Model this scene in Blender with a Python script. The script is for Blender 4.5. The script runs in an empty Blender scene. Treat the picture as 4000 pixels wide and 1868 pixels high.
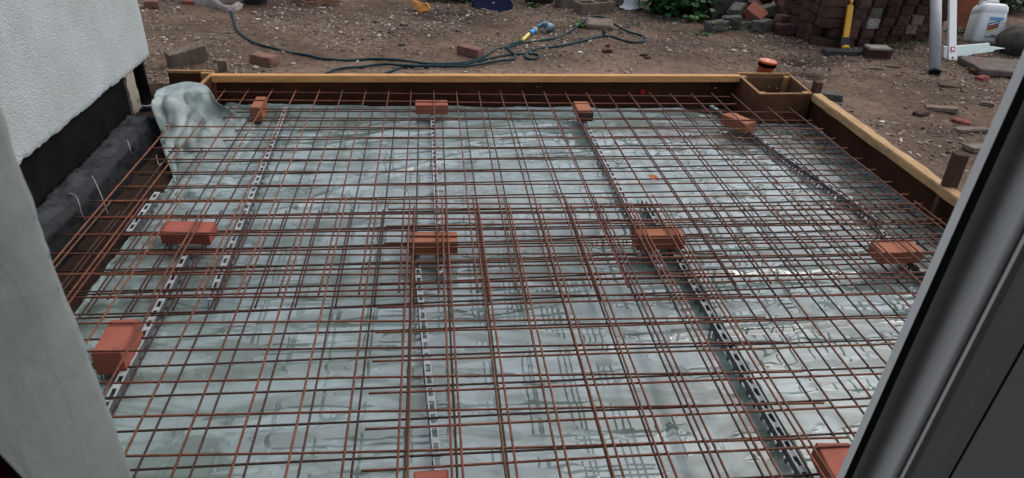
import bpy, bmesh, math, random
import numpy as np
from mathutils import Vector, Matrix
R = math.radians
sc = bpy.context.scene
COL = sc.collection
random.seed(7)
rng = np.random.default_rng(11)

# ------------------------------------------------------------------ camera, world, sun, exposure
CAM = np.array([-0.0152, -3.0678, 1.67])
PIT, YAW, ROLL, FPX = 0.5435, 0.1343, 0.0546, 2647.9
_cp, _sp, _cy, _sy = math.cos(PIT), math.sin(PIT), math.cos(YAW), math.sin(YAW)
_F = np.array([_sy*_cp, _cy*_cp, -_sp]); _R0 = np.array([_cy, -_sy, 0.0]); _U0 = np.cross(_R0, _F)
_R = _R0*math.cos(ROLL) + _U0*math.sin(ROLL); _U = -_R0*math.sin(ROLL) + _U0*math.cos(ROLL)
cd = bpy.data.cameras.new('camera'); cam = bpy.data.objects.new('camera', cd); COL.objects.link(cam)
m = Matrix.Identity(4)
for i in range(3):
    m[i][0], m[i][1], m[i][2], m[i][3] = _R[i], _U[i], -_F[i], CAM[i]
cam.matrix_world = m
cd.sensor_width = 36; cd.lens = FPX/4000*36; cd.clip_start = 0.02; cd.clip_end = 500
cd.dof.use_dof = True; cd.dof.focus_distance = 3.6; cd.dof.aperture_fstop = 9
sc.camera = cam

SUN_EL, SUN_AZ = R(55), R(60)
w = bpy.data.worlds.new('World'); sc.world = w; w.use_nodes = True
nt = w.node_tree; bg = nt.nodes['Background']
sky = nt.nodes.new('ShaderNodeTexSky'); sky.sky_type = 'NISHITA'; sky.sun_disc = False
sky.sun_elevation = SUN_EL; sky.sun_rotation = SUN_AZ; sky.air_density = 1.0; sky.dust_density = 3.0
hs = nt.nodes.new('ShaderNodeHueSaturation'); hs.inputs['Saturation'].default_value = 0.55
nt.links.new(sky.outputs[0], hs.inputs['Color']); nt.links.new(hs.outputs[0], bg.inputs[0])
bg.inputs[1].default_value = 0.15
sl = bpy.data.lights.new('sun', 'SUN'); sun = bpy.data.objects.new('sun', sl); COL.objects.link(sun)
sl.energy = 0.5; sl.angle = R(110); sl.color = (1.0, 0.97, 0.93)
sun.rotation_euler = (math.pi/2 - SUN_EL, 0, math.pi - SUN_AZ)
sc.view_settings.view_transform = 'Standard'; sc.view_settings.look = 'None'
sc.view_settings.exposure = 0.45; sc.view_settings.gamma = 1

# ------------------------------------------------------------------ placing: where a sight line meets a level or an upright plane
def ray(px, py): return _F + _R*(px-2000)/FPX - _U*(py-934)/FPX
def G(px, py, z=0.12):
    d = ray(px, py); return Vector(CAM + d*((z-CAM[2])/d[2]))
def atY(px, py, Y):
    d = ray(px, py); return Vector(CAM + d*((Y-CAM[1])/d[1]))

# ------------------------------------------------------------------ noise
def _h(ix, iy, s):
    n = (ix*374761393 + iy*668265263 + s*974634721) & 0x7fffffff
    n = ((n ^ (n >> 13))*1274126177) & 0x7fffffff
    return ((n ^ (n >> 16)) & 0xffff)/65535.0
def vnoise(x, y, s=0):
    x = np.asarray(x, float); y = np.asarray(y, float)
    ix = np.floor(x).astype(np.int64); iy = np.floor(y).astype(np.int64)
    fx = x-ix; fy = y-iy; fx = fx*fx*(3-2*fx); fy = fy*fy*(3-2*fy)
    a = _h(ix, iy, s); b = _h(ix+1, iy, s); c = _h(ix, iy+1, s); d = _h(ix+1, iy+1, s)
    return (a*(1-fx)+b*fx)*(1-fy)+(c*(1-fx)+d*fx)*fy
def fbm(x, y, s=0, o=4):
    t = 0; a = .5; n = 0
    for k in range(o):
        t = t + a*vnoise(x*2**k+17.3*k, y*2**k-9.1*k, s+k); n += a; a *= .5
    return t/n

# ------------------------------------------------------------------ mesh helpers
ORG = {}
class MB:
    def __init__(s): s.v = []; s.f = []; s.mi = []; s.cur = 0
    def add(s, vs, fs):
        o = len(s.v); s.v += [tuple(map(float, q)) for q in vs]
        for f in fs: s.f.append([i+o for i in f]); s.mi.append(s.cur)
    def box(s, c, size, rot=0, tilt=None):
        hx, hy, hz = [k/2 for k in size]
        M = Matrix.Rotation(rot, 3, 'Z')
        if tilt is not None: M = M @ tilt
        vs = [M @ Vector((a*hx, b*hy, d*hz)) + Vector(c) for d in (-1, 1) for a, b in ((-1,-1),(1,-1),(1,1),(-1,1))]
        s.add(vs, [[3,2,1,0],[4,5,6,7],[0,1,5,4],[1,2,6,5],[2,3,7,6],[3,0,4,7]])
    def prism(s, base, top):
        n = len(base); s.add(list(base)+list(top), [list(range(n))[::-1], list(range(n, 2*n))] + [[i, (i+1)%n, n+(i+1)%n, n+i] for i in range(n)])
    def tube(s, pts, r, n=6, cap=True):
        pts = [Vector(p) for p in pts]; rings = []; N = len(pts)
        t0 = (pts[1]-pts[0]).normalized(); up = Vector((0,0,1)) if abs(t0.z) < .9 else Vector((1,0,0))
        vs = []
        for i, p in enumerate(pts):
            t = (pts[min(i+1,N-1)]-pts[max(i-1,0)]).normalized()
            a = t.cross(up).normalized(); b = a.cross(t); up = b
            ri = r[i] if hasattr(r, '__len__') else r
            vs += [p + (a*math.cos(2*math.pi*k/n) + b*math.sin(2*math.pi*k/n))*ri for k in range(n)]
        fs = [[i*n+k, i*n+(k+1)%n, (i+1)*n+(k+1)%n, (i+1)*n+k] for i in range(N-1) for k in range(n)]
        if cap: fs += [list(range(n))[::-1], [(N-1)*n+k for k in range(n)]]
        s.add(vs, fs)
    def lathe(s, c, prof, n=24, tilt=None):
        vs = []
        for r, z in prof:
            for k in range(n):
                q = Vector((r*math.cos(2*math.pi*k/n), r*math.sin(2*math.pi*k/n), z))
                if tilt is not None: q = tilt @ q
                vs.append(q+Vector(c))
        P = len(prof)
        fs = [[i*n+k, i*n+(k+1)%n, (i+1)*n+(k+1)%n, (i+1)*n+k] for i in range(P-1) for k in range(n)]
        fs += [list(range(n))[::-1], [(P-1)*n+k for k in range(n)]]
        s.add(vs, fs)
    def grid(s, P):
        P = np.asarray(P); a, b = P.shape[:2]
        s.add(P.reshape(-1, 3), [[i*b+j, i*b+j+1, (i+1)*b+j+1, (i+1)*b+j] for i in range(a-1) for j in range(b-1)])
    def build(s, name, mat, parent=None, smooth=False, bevel=0, org=None):
        me = bpy.data.meshes.new(name)
        o0 = Vector(org) if org is not None else (Vector(ORG[parent.name]) if parent else Vector((0,0,0)))
        me.from_pydata([tuple(Vector(q)-o0) for q in s.v], [], s.f)
        mats = mat if isinstance(mat, (list, tuple)) else [mat]
        for q in mats: me.materials.append(q)
        if len(mats) > 1: me.polygons.foreach_set('material_index', s.mi)
        if bevel:
            bm = bmesh.new(); bm.from_mesh(me)
            bmesh.ops.recalc_face_normals(bm, faces=bm.faces)
            ed = [e for e in bm.edges if len(e.link_faces) == 2 and e.calc_face_angle(0) > .5]
            bmesh.ops.bevel(bm, geom=ed, offset=bevel, segments=2, affect='EDGES', profile=.5)
            bm.to_mesh(me); bm.free()
        else:
            bm = bmesh.new(); bm.from_mesh(me); bmesh.ops.recalc_face_normals(bm, faces=bm.faces); bm.to_mesh(me); bm.free()
        if smooth: me.polygons.foreach_set('use_smooth', [True]*len(me.polygons))
        ob = bpy.data.objects.new(name, me); COL.objects.link(ob)
        if parent: ob.parent = parent
        else: ob.location = o0
        ORG[ob.name] = o0
        return ob
def tag(o, label=None, cat=None, group=None, kind=None):
    if label: o['label'] = label
    if cat: o['category'] = cat
    if group: o['group'] = group
    if kind: o['kind'] = kind
    return o
def thing(name, loc, label, cat, group=None):
    o = bpy.data.objects.new(name, None); COL.objects.link(o); o.location = loc; o.empty_display_size = .1
    ORG[o.name] = Vector(loc); return tag(o, label, cat, group)
def catmull(pts, n=8):
    P = [Vector(p) for p in pts]; P = [2*P[0]-P[1]] + P + [2*P[-1]-P[-2]]; out = []
    for i in range(1, len(P)-2):
        a, b, c, d = P[i-1:i+3]
        for k in range(n):
            t = k/n; out.append(.5*((2*b) + (c-a)*t + (2*a-5*b+4*c-d)*t*t + (3*b-a-3*c+d)*t**3))
    out.append(P[-2]); return out

# ------------------------------------------------------------------ materials
def mat(name, col, rough=.7, col2=None, scale=20, bump=0, bscale=80, detail=6, spec=None, ramp=(.35,.65), rnd=0, rough2=None, stretch=None, trans=0, coord='Object', sub=0):
    M = bpy.data.materials.new(name); M.use_nodes = True; t = M.node_tree; N = t.nodes; L = t.links
    b = N['Principled BSDF']; b.inputs['Base Color'].default_value = (*col, 1); b.inputs['Roughness'].default_value = rough
    b.inputs['Specular IOR Level'].default_value = spec if spec is not None else (.5 if rough < .5 else .12)
    if trans: b.inputs['Transmission Weight'].default_value = trans
    tc = N.new('ShaderNodeTexCoord'); mp = N.new('ShaderNodeMapping'); L.new(tc.outputs[coord], mp.inputs[0])
    if stretch: mp.inputs['Scale'].default_value = stretch
    if rnd:
        oi = N.new('ShaderNodeObjectInfo'); vm = N.new('ShaderNodeVectorMath'); vm.operation = 'SCALE'
        cx = N.new('ShaderNodeCombineXYZ')
        for k in range(3): L.new(oi.outputs['Random'], cx.inputs[k])
        L.new(cx.outputs[0], vm.inputs[0]); vm.inputs['Scale'].default_value = 37; L.new(vm.outputs[0], mp.inputs['Location'])
    src = None
    if col2:
        no = N.new('ShaderNodeTexNoise'); no.inputs['Scale'].default_value = scale; no.inputs['Detail'].default_value = detail; no.inputs['Roughness'].default_value = .65
        L.new(mp.outputs[0], no.inputs['Vector'])
        cr = N.new('ShaderNodeValToRGB'); cr.color_ramp.elements[0].position = ramp[0]; cr.color_ramp.elements[1].position = ramp[1]
        cr.color_ramp.elements[0].color = (*col, 1); cr.color_ramp.elements[1].color = (*col2, 1)
        L.new(no.outputs['Fac'], cr.inputs[0]); src = cr.outputs[0]
        if rough2 is not None:
            mr = N.new('ShaderNodeMapRange'); mr.inputs[1].default_value = ramp[0]; mr.inputs[2].default_value = ramp[1]
            mr.inputs[3].default_value = rough; mr.inputs[4].default_value = rough2
            L.new(no.outputs['Fac'], mr.inputs[0]); L.new(mr.outputs[0], b.inputs['Roughness'])
    if rnd:
        h = N.new('ShaderNodeHueSaturation'); mr = N.new('ShaderNodeMapRange'); mr.inputs[3].default_value = 1-rnd; mr.inputs[4].default_value = 1+rnd
        L.new(oi.outputs['Random'], mr.inputs[0]); L.new(mr.outputs[0], h.inputs['Value'])
        mr2 = N.new('ShaderNodeMapRange'); mr2.inputs[3].default_value = .5-.012; mr2.inputs[4].default_value = .5+.012
        fr = N.new('ShaderNodeMath'); fr.operation = 'FRACT'; mu = N.new('ShaderNodeMath'); mu.operation = 'MULTIPLY'; mu.inputs[1].default_value = 7.31
        L.new(oi.outputs['Random'], mu.inputs[0]); L.new(mu.outputs[0], fr.inputs[0]); L.new(fr.outputs[0], mr2.inputs[0]); L.new(mr2.outputs[0], h.inputs['Hue'])
        if src: L.new(src, h.inputs['Color'])
        else: h.inputs['Color'].default_value = (*col, 1)
        src = h.outputs[0]
    if src: L.new(src, b.inputs['Base Color'])
    if bump:
        nb = N.new('ShaderNodeTexNoise'); nb.inputs['Scale'].default_value = bscale; nb.inputs['Detail'].default_value = 5; L.new(mp.outputs[0], nb.inputs['Vector'])
        bp = N.new('ShaderNodeBump'); bp.inputs['Strength'].default_value = bump; bp.inputs['Distance'].default_value = .01
        L.new(nb.outputs['Fac'], bp.inputs['Height']); L.new(bp.outputs[0], b.inputs['Normal'])
    return M

M_rust = mat('rusty wet steel', (.225,.073,.036), .6, (.095,.036,.024), 30, .5, 260, rnd=.3, coord='Object', spec=.3)
M_steel = mat('shade darkened steel', (.066,.030,.022), .55, (.16,.058,.035), 14, .5, 260, ramp=(.55,.8), rnd=.25, spec=.3)  # lower sheets: their shade is put into this darker colour; ties and handle share it
M_brick = mat('smooth red brick', (.36,.125,.082), .8, (.27,.092,.064), 22, .3, 180, rnd=.06, detail=9, ramp=(.45,.8))
M_brickdark = mat('dark brick end', (.05,.035,.035), .8, (.10,.06,.05), 25, .2, 150)  # darker colour for one end face only
M_pave = mat('weathered brown brick', (.105,.058,.045), .9, (.060,.038,.033), 14, .5, 90, rnd=.28)
M_pavedark = mat('mossy grey engineering brick', (.066,.068,.058), .8, (.125,.122,.10), 12, .6, 70, rnd=.2)
M_pavered = mat('broken red brick', (.30,.10,.07), .85, (.20,.075,.055), 16, .6, 70, rnd=.12)
M_oldbrick = mat('dusty loose brick', (.24,.125,.095), .9, (.16,.085,.068), 18, .5, 90, rnd=.10)
M_palebrick = mat('pale dusty brick', (.25,.19,.17), .9, (.16,.11,.095), 14, .5, 90)
M_mortar = mat('old lime mortar', (.36,.33,.28), .95, (.22,.19,.16), 30, .8, 60)
M_white = mat('whitened brick face', (.42,.38,.36), .9, (.25,.20,.18), 22, .4, 70)
M_wood = mat('new sawn softwood', (.70,.38,.155), .7, (.46,.235,.095), 5, .3, 60, stretch=(1.2,9,9), ramp=(.3,.75))
M_woody = mat('sawn softwood with muddy top', (.58,.37,.18), .75, (.30,.195,.115), 6, .35, 60, stretch=(9,1.2,9), ramp=(.35,.75))
M_ply = mat('brown film faced plywood', (.088,.036,.021), .9, (.050,.022,.014), 5, .2, 60, spec=.06)
M_plybox = mat('orange brown plywood', (.15,.066,.036), .8, (.085,.038,.023), 7, .2, 60)
M_plyedge = mat('raw plywood edge', (.42,.25,.12), .75, (.30,.16,.075), 40, .2, 80)
M_plyraw = mat('raw plywood inside', (.15,.085,.042), .75, (.14,.075,.038), 12, .2, 60, stretch=(1,1,.3))
M_oldwood = mat('old dark timber', (.10,.06,.04), .85, (.06,.036,.026), 18, .6, 50, stretch=(1,1,.15))
M_greywood = mat('weathered grey timber', (.20,.16,.125), .85, (.12,.09,.07), 18, .6, 50, stretch=(1,1,.15))
M_plastic = mat('pale grey plastic', (.44,.46,.475), .5, (.27,.285,.30), 30, 0, ramp=(.45,.8))
M_side = mat('dark grey plastic', (.16,.165,.175), .55, (.09,.09,.095), 22)  # spacer side legs, a darker grey than the top strip
M_render = mat('white pebbledash render', (.45,.49,.50), .85, (.37,.395,.385), 3.5, 0, detail=8)
M_bitumen = mat('black bitumen paint', (.004,.004,.0045), .9, (.009,.0085,.008), 9, .6, 50, spec=.08)
M_dpm = mat('black membrane over concrete', (.006,.0065,.009), .6, (.028,.030,.036), 7, .8, 22, ramp=(.52,.78), rough2=.8, spec=.25)
M_conc = mat('rough grey concrete', (.058,.062,.067), .95, (.016,.0175,.021), 9, 1.0, 30, ramp=(.46,.70), spec=.1)
M_cream = mat('cream painted mortar', (.33,.30,.24), .9, (.20,.155,.08), 14, .7, 40, ramp=(.5,.8))
M_reveal = mat('grey plastered reveal', (.25,.278,.27), .85, (.195,.215,.212), 5, .3, 30, detail=8, ramp=(.45,.72), stretch=(1,1,.8))
def pits():
    t = M_reveal.node_tree; N = t.nodes; L = t.links; b = N['Principled BSDF']; src = b.inputs['Base Color'].links[0].from_socket
    tc = N.new('ShaderNodeTexCoord'); vo = N.new('ShaderNodeTexVoronoi'); vo.inputs['Scale'].default_value = 55; L.new(tc.outputs['Object'], vo.inputs['Vector'])
    sc_ = N.new('ShaderNodeSeparateColor'); L.new(vo.outputs['Color'], sc_.inputs[0])
    r1 = N.new('ShaderNodeMapRange'); r1.inputs[1].default_value = .10; r1.inputs[2].default_value = .24; r1.inputs[3].default_value = 1; r1.inputs[4].default_value = 0; L.new(vo.outputs['Distance'], r1.inputs[0])
    r2 = N.new('ShaderNodeMath'); r2.operation = 'GREATER_THAN'; r2.inputs[1].default_value = .80; L.new(sc_.outputs[0], r2.inputs[0])
    no = N.new('ShaderNodeTexNoise'); no.inputs['Scale'].default_value = 6; no.inputs['Distortion'].default_value = .4; mp = N.new('ShaderNodeMapping'); mp.inputs['Scale'].default_value = (1,2.2,.22); L.new(tc.outputs['Object'], mp.inputs[0]); L.new(mp.outputs[0], no.inputs['Vector'])
    cr = N.new('ShaderNodeValToRGB'); e = cr.color_ramp.elements; e[0].position = .495; e[0].color = (0,0,0,1); e[1].position = .51; e[1].color = (0,0,0,1); q = e.new(.502); q.color = (1,1,1,1); L.new(no.outputs['Fac'], cr.inputs[0])
    m1 = N.new('ShaderNodeMath'); m1.operation = 'MULTIPLY'; L.new(r1.outputs[0], m1.inputs[0]); L.new(r2.outputs[0], m1.inputs[1])
    m2 = N.new('ShaderNodeMath'); m2.operation = 'MULTIPLY_ADD'; L.new(cr.outputs[0], m2.inputs[0]); m2.inputs[1].default_value = .28; L.new(m1.outputs[0], m2.inputs[2]); m2.use_clamp = True
    mx = N.new('ShaderNodeMix'); mx.data_type = 'RGBA'; L.new(m2.outputs[0], mx.inputs[0]); L.new(src, mx.inputs[6]); mx.inputs[7].default_value = (.085,.09,.092,1); L.new(mx.outputs[2], b.inputs['Base Color'])
pits()
M_black = mat('black plastic', (.012,.012,.013), .45, spec=.4)
M_gasket = mat('black rubber gasket', (.001,.001,.0012), .9, spec=.02)
M_upvc = mat('white upvc', (.72,.73,.72), .45)
M_upvcg = mat('grey door sash', (.50,.495,.49), .45)
M_upvcd = mat('dark grey door panel', (.17,.168,.162), .6)
M_hose = mat('dark green hose', (.010,.032,.038), .6, (.018,.048,.054), 30, .2, 300)
M_teal = mat('teal plastic', (.02,.13,.17), .35)
M_blue = mat('bright blue plastic', (.02,.24,.55), .3)
M_greyp = mat('grey plastic', (.22,.27,.29), .4)
M_yel = mat('yellow plastic', (.72,.58,.10), .4)
M_yell = mat('yellow painted blade', (.80,.42,.03), .45, (.68,.34,.03), 20, ramp=(.4,.8))
M_orange = mat('orange drain plastic', (.62,.13,.035), .45, (.50,.10,.03), 18)
M_orangedk = mat('terracotta drain pipe', (.33,.055,.022), .5)
M_navy = mat('dark blue enamel', (.006,.008,.026), .85, spec=.02)
M_pipe = mat('grey plastic pipe', (.34,.34,.34), .45, (.27,.27,.27), 10)
M_can = mat('white jerry can plastic', (.66,.68,.68), .4, (.56,.58,.58), 14, ramp=(.55,.8))
M_labelb = mat('label blue', (.10,.28,.52), .4); M_labelw = mat('label white', (.62,.64,.66), .4, (.40,.44,.48), 120, ramp=(.52,.56)); M_labelr = mat('label red', (.45,.05,.035), .4)
M_labely = mat('label yellow', (.55,.52,.06), .4); M_labeln = mat('label navy', (.012,.015,.05), .4)
M_sticker = mat('pink sticker', (.55,.12,.2), .5)
M_pvcgreen = mat('pale green broken plastic', (.50,.60,.56), .3, (.42,.52,.48), 14)
M_slab = mat('paving slab', (.17,.14,.12), .9, (.11,.09,.075), 16, .5, 60)
M_slabstone = mat('weathered flat stone', (.23,.18,.14), .9, (.15,.115,.09), 16, .6, 50)
M_block = mat('hollow concrete block', (.19,.155,.12), .95, (.12,.095,.07), 14, .7, 70)
M_rock = mat('dark grey lump', (.07,.065,.058), .9, (.13,.12,.10), 10, .8, 25)
M_sack = mat('dirty white sack', (.36,.32,.29), .9, (.20,.16,.14), 14, .7, 40)
M_bark = mat('orange split wood', (.42,.19,.05), .8, (.28,.11,.03), 18, .6, 50)
M_leafy = mat('fallen orange leaf', (.42,.15,.04), .6, (.30,.09,.03), 30)
M_leaf = mat('ivy leaf green', (.028,.085,.03), .45, (.05,.13,.045), 4, .2, 30, rnd=0)
M_weed = mat('fresh weed green', (.05,.14,.035), .5, (.08,.18,.05), 6)
M_grass = mat('dull grass', (.055,.095,.03), .6, (.10,.11,.045), 4)
M_stem = mat('plant stem', (.07,.06,.03), .7)
M_terra = mat('rust orange board', (.20,.062,.025), .8, (.12,.04,.02), 6, .3, 30)
M_tray = mat('dark rubber tray', (.035,.036,.036), .7, (.06,.06,.056), 12, .5, 40)
M_rock2 = mat('flint', (.3,.27,.22), .7)
M_cloth = mat('black cloth', (.012,.010,.012), .9); M_red = mat('crimson cloth', (.22,.018,.035), .85)
M_cord = mat('white cord', (.36,.36,.35), .8)
M_redtag = mat('red tape', (.45,.03,.04), .5)

def soil_material():
    M = bpy.data.materials.new('sandy soil'); M.use_nodes = True; t = M.node_tree; N = t.nodes; L = t.links; b = N['Principled BSDF']
    tc = N.new('ShaderNodeTexCoord')
    def noise(s, d=6, r=.6):
        n = N.new('ShaderNodeTexNoise'); n.inputs['Scale'].default_value = s; n.inputs['Detail'].default_value = d; n.inputs['Roughness'].default_value = r
        L.new(tc.outputs['Object'], n.inputs['Vector']); return n
    def ramp(src, p, c):
        r = N.new('ShaderNodeValToRGB'); e = r.color_ramp.elements
        e[0].position, e[1].position = p; e[0].color = (*c[0], 1); e[1].color = (*c[1], 1); L.new(src, r.inputs[0]); return r
    big = ramp(noise(1.7, 5).outputs['Fac'], (.38,.62), ((.216,.154,.110), (.118,.083,.060)))
    sa = N.new('ShaderNodeAttribute'); sa.attribute_name = 'sand'; sx_ = N.new('ShaderNodeMix'); sx_.data_type = 'RGBA'; L.new(sa.outputs['Fac'], sx_.inputs[0]); L.new(big.outputs[0], sx_.inputs[6]); sx_.inputs[7].default_value = (.30,.215,.155,1)
    mid = ramp(noise(22, 8, .75).outputs['Fac'], (.36,.66), ((.55,.52,.5), (1.12,1.1,1.1)))
    mx = N.new('ShaderNodeMix'); mx.data_type = 'RGBA'; mx.blend_type = 'MULTIPLY'; mx.inputs[0].default_value = 1
    L.new(sx_.outputs[2], mx.inputs[6]); L.new(mid.outputs[0], mx.inputs[7])
    at = N.new('ShaderNodeAttribute'); at.attribute_name = 'dark'
    mx2 = N.new('ShaderNodeMix'); mx2.data_type = 'RGBA'; L.new(at.outputs['Fac'], mx2.inputs[0])
    L.new(mx.outputs[2], mx2.inputs[6]); mx2.inputs[7].default_value = (.030,.017,.013,1)
    L.new(mx2.outputs[2], b.inputs['Base Color']); b.inputs['Roughness'].default_value = .95; b.inputs['Specular IOR Level'].default_value = .1
    bp = N.new('ShaderNodeBump'); bp.inputs['Strength'].default_value = .9; bp.inputs['Distance'].default_value = .012
    L.new(noise(70, 6, .7).outputs['Fac'], bp.inputs['Height']); L.new(bp.outputs[0], b.inputs['Normal'])
    return M
M_soil = soil_material()

def membrane_material(name='wet green tinted membrane', dry=False):
    M = bpy.data.materials.new(name); M.use_nodes = True; t = M.node_tree; N = t.nodes; L = t.links; b = N['Principled BSDF']
    tc = N.new('ShaderNodeTexCoord')
    def noise(s, d=4, r=.5, dist=0, sx=1, sy=1):
        mp = N.new('ShaderNodeMapping'); mp.inputs['Scale'].default_value = (sx, sy, 1); L.new(tc.outputs['Object'], mp.inputs[0])
        n = N.new('ShaderNodeTexNoise'); n.inputs['Scale'].default_value = s; n.inputs['Detail'].default_value = d; n.inputs['Roughness'].default_value = r; n.inputs['Distortion'].default_value = dist
        L.new(mp.outputs[0], n.inputs['Vector']); return n.outputs['Fac']
    def mrange(src, a, bb, c, d):
        m_ = N.new('ShaderNodeMapRange'); m_.inputs[1].default_value = a; m_.inputs[2].default_value = bb; m_.inputs[3].default_value = c; m_.inputs[4].default_value = d; L.new(src, m_.inputs[0]); return m_.outputs[0]
    def mixc(f, a, c):
        x = N.new('ShaderNodeMix'); x.data_type = 'RGBA'
        if hasattr(f, 'links') or not isinstance(f, float): L.new(f, x.inputs[0])
        for k, q in ((6, a), (7, c)):
            if isinstance(q, tuple): x.inputs[k].default_value = (*q, 1)
            else: L.new(q, x.inputs[k])
        return x.outputs[2]
    pud = mrange(noise(2.3, 3, .5, 1.2, .8, 1.5), .475, .49, 0, 1)          # sheets of standing water
    cling = mrange(noise(2.4, 5, .55, 1.6, .8, 2.2), .46, .55, 0, 1)         # film clinging to the wet blinding underneath
    c0 = mixc(cling, (.295,.380,.378), (.165,.222,.200)) if not dry else mixc(cling, (.275,.33,.32), (.20,.25,.235))
    c1 = mixc(mrange(noise(9, 5), .45, .75, 0, .35), c0, (.18,.215,.19))
    at = N.new('ShaderNodeAttribute'); at.attribute_name = 'dirt'
    dn = mrange(noise(38, 7, .8), .41, .56, 0, 1)
    mm = N.new('ShaderNodeMath'); mm.operation = 'MULTIPLY'; L.new(at.outputs['Fac'], mm.inputs[0]); L.new(dn, mm.inputs[1])
    c2 = mixc(mm.outputs[0], c1, (.085,.055,.035))
    L.new(c2, b.inputs['Base Color'])
    L.new(mrange(pud, 0, 1, .36, .035) if not dry else mrange(pud, 0, 1, .34, .26), b.inputs['Roughness'])
    b.inputs['IOR'].default_value = 1.42 if dry else 2.0   # two wet film faces and the water on top mirror more than one face alone
    vo = N.new('ShaderNodeTexVoronoi'); vo.inputs['Scale'].default_value = 34; vo.inputs['Randomness'].default_value = 1; L.new(tc.outputs['Object'], vo.inputs['Vector'])
    drop = mrange(vo.outputs['Distance'], .12, .30, 1, 0)
    sepv = N.new('ShaderNodeSeparateColor'); L.new(vo.outputs['Color'], sepv.inputs[0])
    dsel = mrange(sepv.outputs[0], .72, .74, 0, 1)
    dm = N.new('ShaderNodeMath'); dm.operation = 'MULTIPLY'; L.new(drop, dm.inputs[0]); L.new(dsel, dm.inputs[1])
    fine = noise(26, 4, .5, .6)
    inv = mrange(pud, 0, 1, 1, .12)
    fm = N.new('ShaderNodeMath'); fm.operation = 'MULTIPLY'; L.new(fine, fm.inputs[0]); L.new(inv, fm.inputs[1])
    b1 = N.new('ShaderNodeBump'); b1.inputs['Strength'].default_value = .10; b1.inputs['Distance'].default_value = .006; L.new(fm.outputs[0], b1.inputs['Height'])
    b2 = N.new('ShaderNodeBump'); b2.inputs['Strength'].default_value = .0 if dry else .3; b2.inputs['Distance'].default_value = .004; L.new(dm.outputs[0], b2.inputs['Height']); L.new(b1.outputs[0], b2.inputs['Normal'])
    b3 = N.new('ShaderNodeBump'); b3.inputs['Strength'].default_value = .0 if dry else .3; b3.inputs['Distance'].default_value = .003; L.new(pud, b3.inputs['Height']); L.new(b2.outputs[0], b3.inputs['Normal'])
    ns = N.new('ShaderNodeTexNoise'); ns.inputs['Scale'].default_value = 3; L.new(tc.outputs['Object'], ns.inputs['Vector'])
    vm = N.new('ShaderNodeVectorMath'); vm.operation = 'MULTIPLY_ADD'; vm.inputs[1].default_value = (.35,.35,.35); L.new(ns.outputs['Color'], vm.inputs[0]); L.new(tc.outputs['Object'], vm.inputs[2])
    mp = N.new('ShaderNodeMapping'); mp.inputs['Scale'].default_value = (1, 1, 1) if dry else (.7, 1.7, 1); L.new(vm.outputs[0], mp.inputs[0])
    v2 = N.new('ShaderNodeTexVoronoi'); v2.inputs['Scale'].default_value = 9 if dry else 6; L.new(mp.outputs[0], v2.inputs['Vector'])
    b4 = N.new('ShaderNodeBump'); b4.inputs['Strength'].default_value = .38 if dry else .05; b4.inputs['Distance'].default_value = .03; L.new(v2.outputs['Distance'], b4.inputs['Height']); L.new(b3.outputs[0], b4.inputs['Normal'])
    L.new(b4.outputs[0], b.inputs['Normal'])
    return M
M_memb = membrane_material(); M_membdry = membrane_material('drier gathered membrane', True)

def pebble_material():
    M = bpy.data.materials.new('mixed stones'); M.use_nodes = True; t = M.node_tree; N = t.nodes; L = t.links; b = N['Principled BSDF']
    g = N.new('ShaderNodeNewGeometry'); r = N.new('ShaderNodeValToRGB'); e = r.color_ramp.elements
    e[0].position = 0; e[0].color = (.06,.042,.034,1); e[1].position = 1; e[1].color = (.60,.54,.47,1)
    for p, c in ((.35,(.13,.09,.068,1)), (.62,(.20,.145,.108,1)), (.80,(.27,.21,.16,1)), (.92,(.42,.36,.30,1))):
        q = e.new(p); q.color = c
    L.new(g.outputs['Random Per Island'], r.inputs[0]); L.new(r.outputs[0], b.inputs['Base Color']); b.inputs['Roughness'].default_value = .75
    return M
M_peb = pebble_material()

# ================================================================== SETTING: ground
GZ = 0.12
PIT_X0, PIT_X1, PIT_Y1 = -1.74, 2.66, 1.47
def ground_h(x, y):
    z = GZ - .005 + .05*(fbm(x*.7, y*.7, 3, 3)-.5) + .022*(fbm(x*5, y*5, 9, 4)-.5) + .016*(fbm(x*22, y*22, 21, 3)-.5)
    # hollow where the soil was dug behind the drain, low ridge beside it
    z = z - .07*np.exp(-(((x-3.15)/.28)**2+((y-2.35)/.16)**2)) - .05*np.exp(-(((x-2.98)/.2)**2+((y-1.95)/.14)**2))
    ridge = np.clip((y-3.4)/2.5, 0, 1)*.05
    return z + ridge
def dark_mask(x, y):
    d = np.exp(-(((x-3.15)/.26)**2+((y-2.35)/.13)**2))*1.1 + np.exp(-(((x-2.98)/.17)**2+((y-1.95)/.11)**2))
    d = d + .9*np.exp(-(((x-.25)/.55)**2+((y-3.65)/.38)**2)) + .7*np.exp(-(((x+1.5)/.5)**2+((y-3.85)/.25)**2))
    d = d + .45*np.exp(-(((x-2.6)/.5)**2+((y-2.75)/.1)**2)) + .5*np.exp(-(((x-3.3)/.35)**2+((y-.75)/.12)**2)) + .5*np.exp(-(((x-3.4)/.4)**2+((y-2.9)/.15)**2))
    d = d*(.4+1.1*fbm(x*9, y*9, 33, 3))
    return np.clip(d, 0, .92)
def axis(lo, hi, step, far_lo, far_hi):
    core = np.arange(lo, hi+step/2, step); a = []; q = lo; s = step
    while q > far_lo: s *= 1.35; q -= s; a.append(q)
    b_ = []; q = core[-1]; s = step
    while q < far_hi: s *= 1.35; q += s; b_.append(q)
    return np.r_[a[::-1], core, b_]
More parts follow.
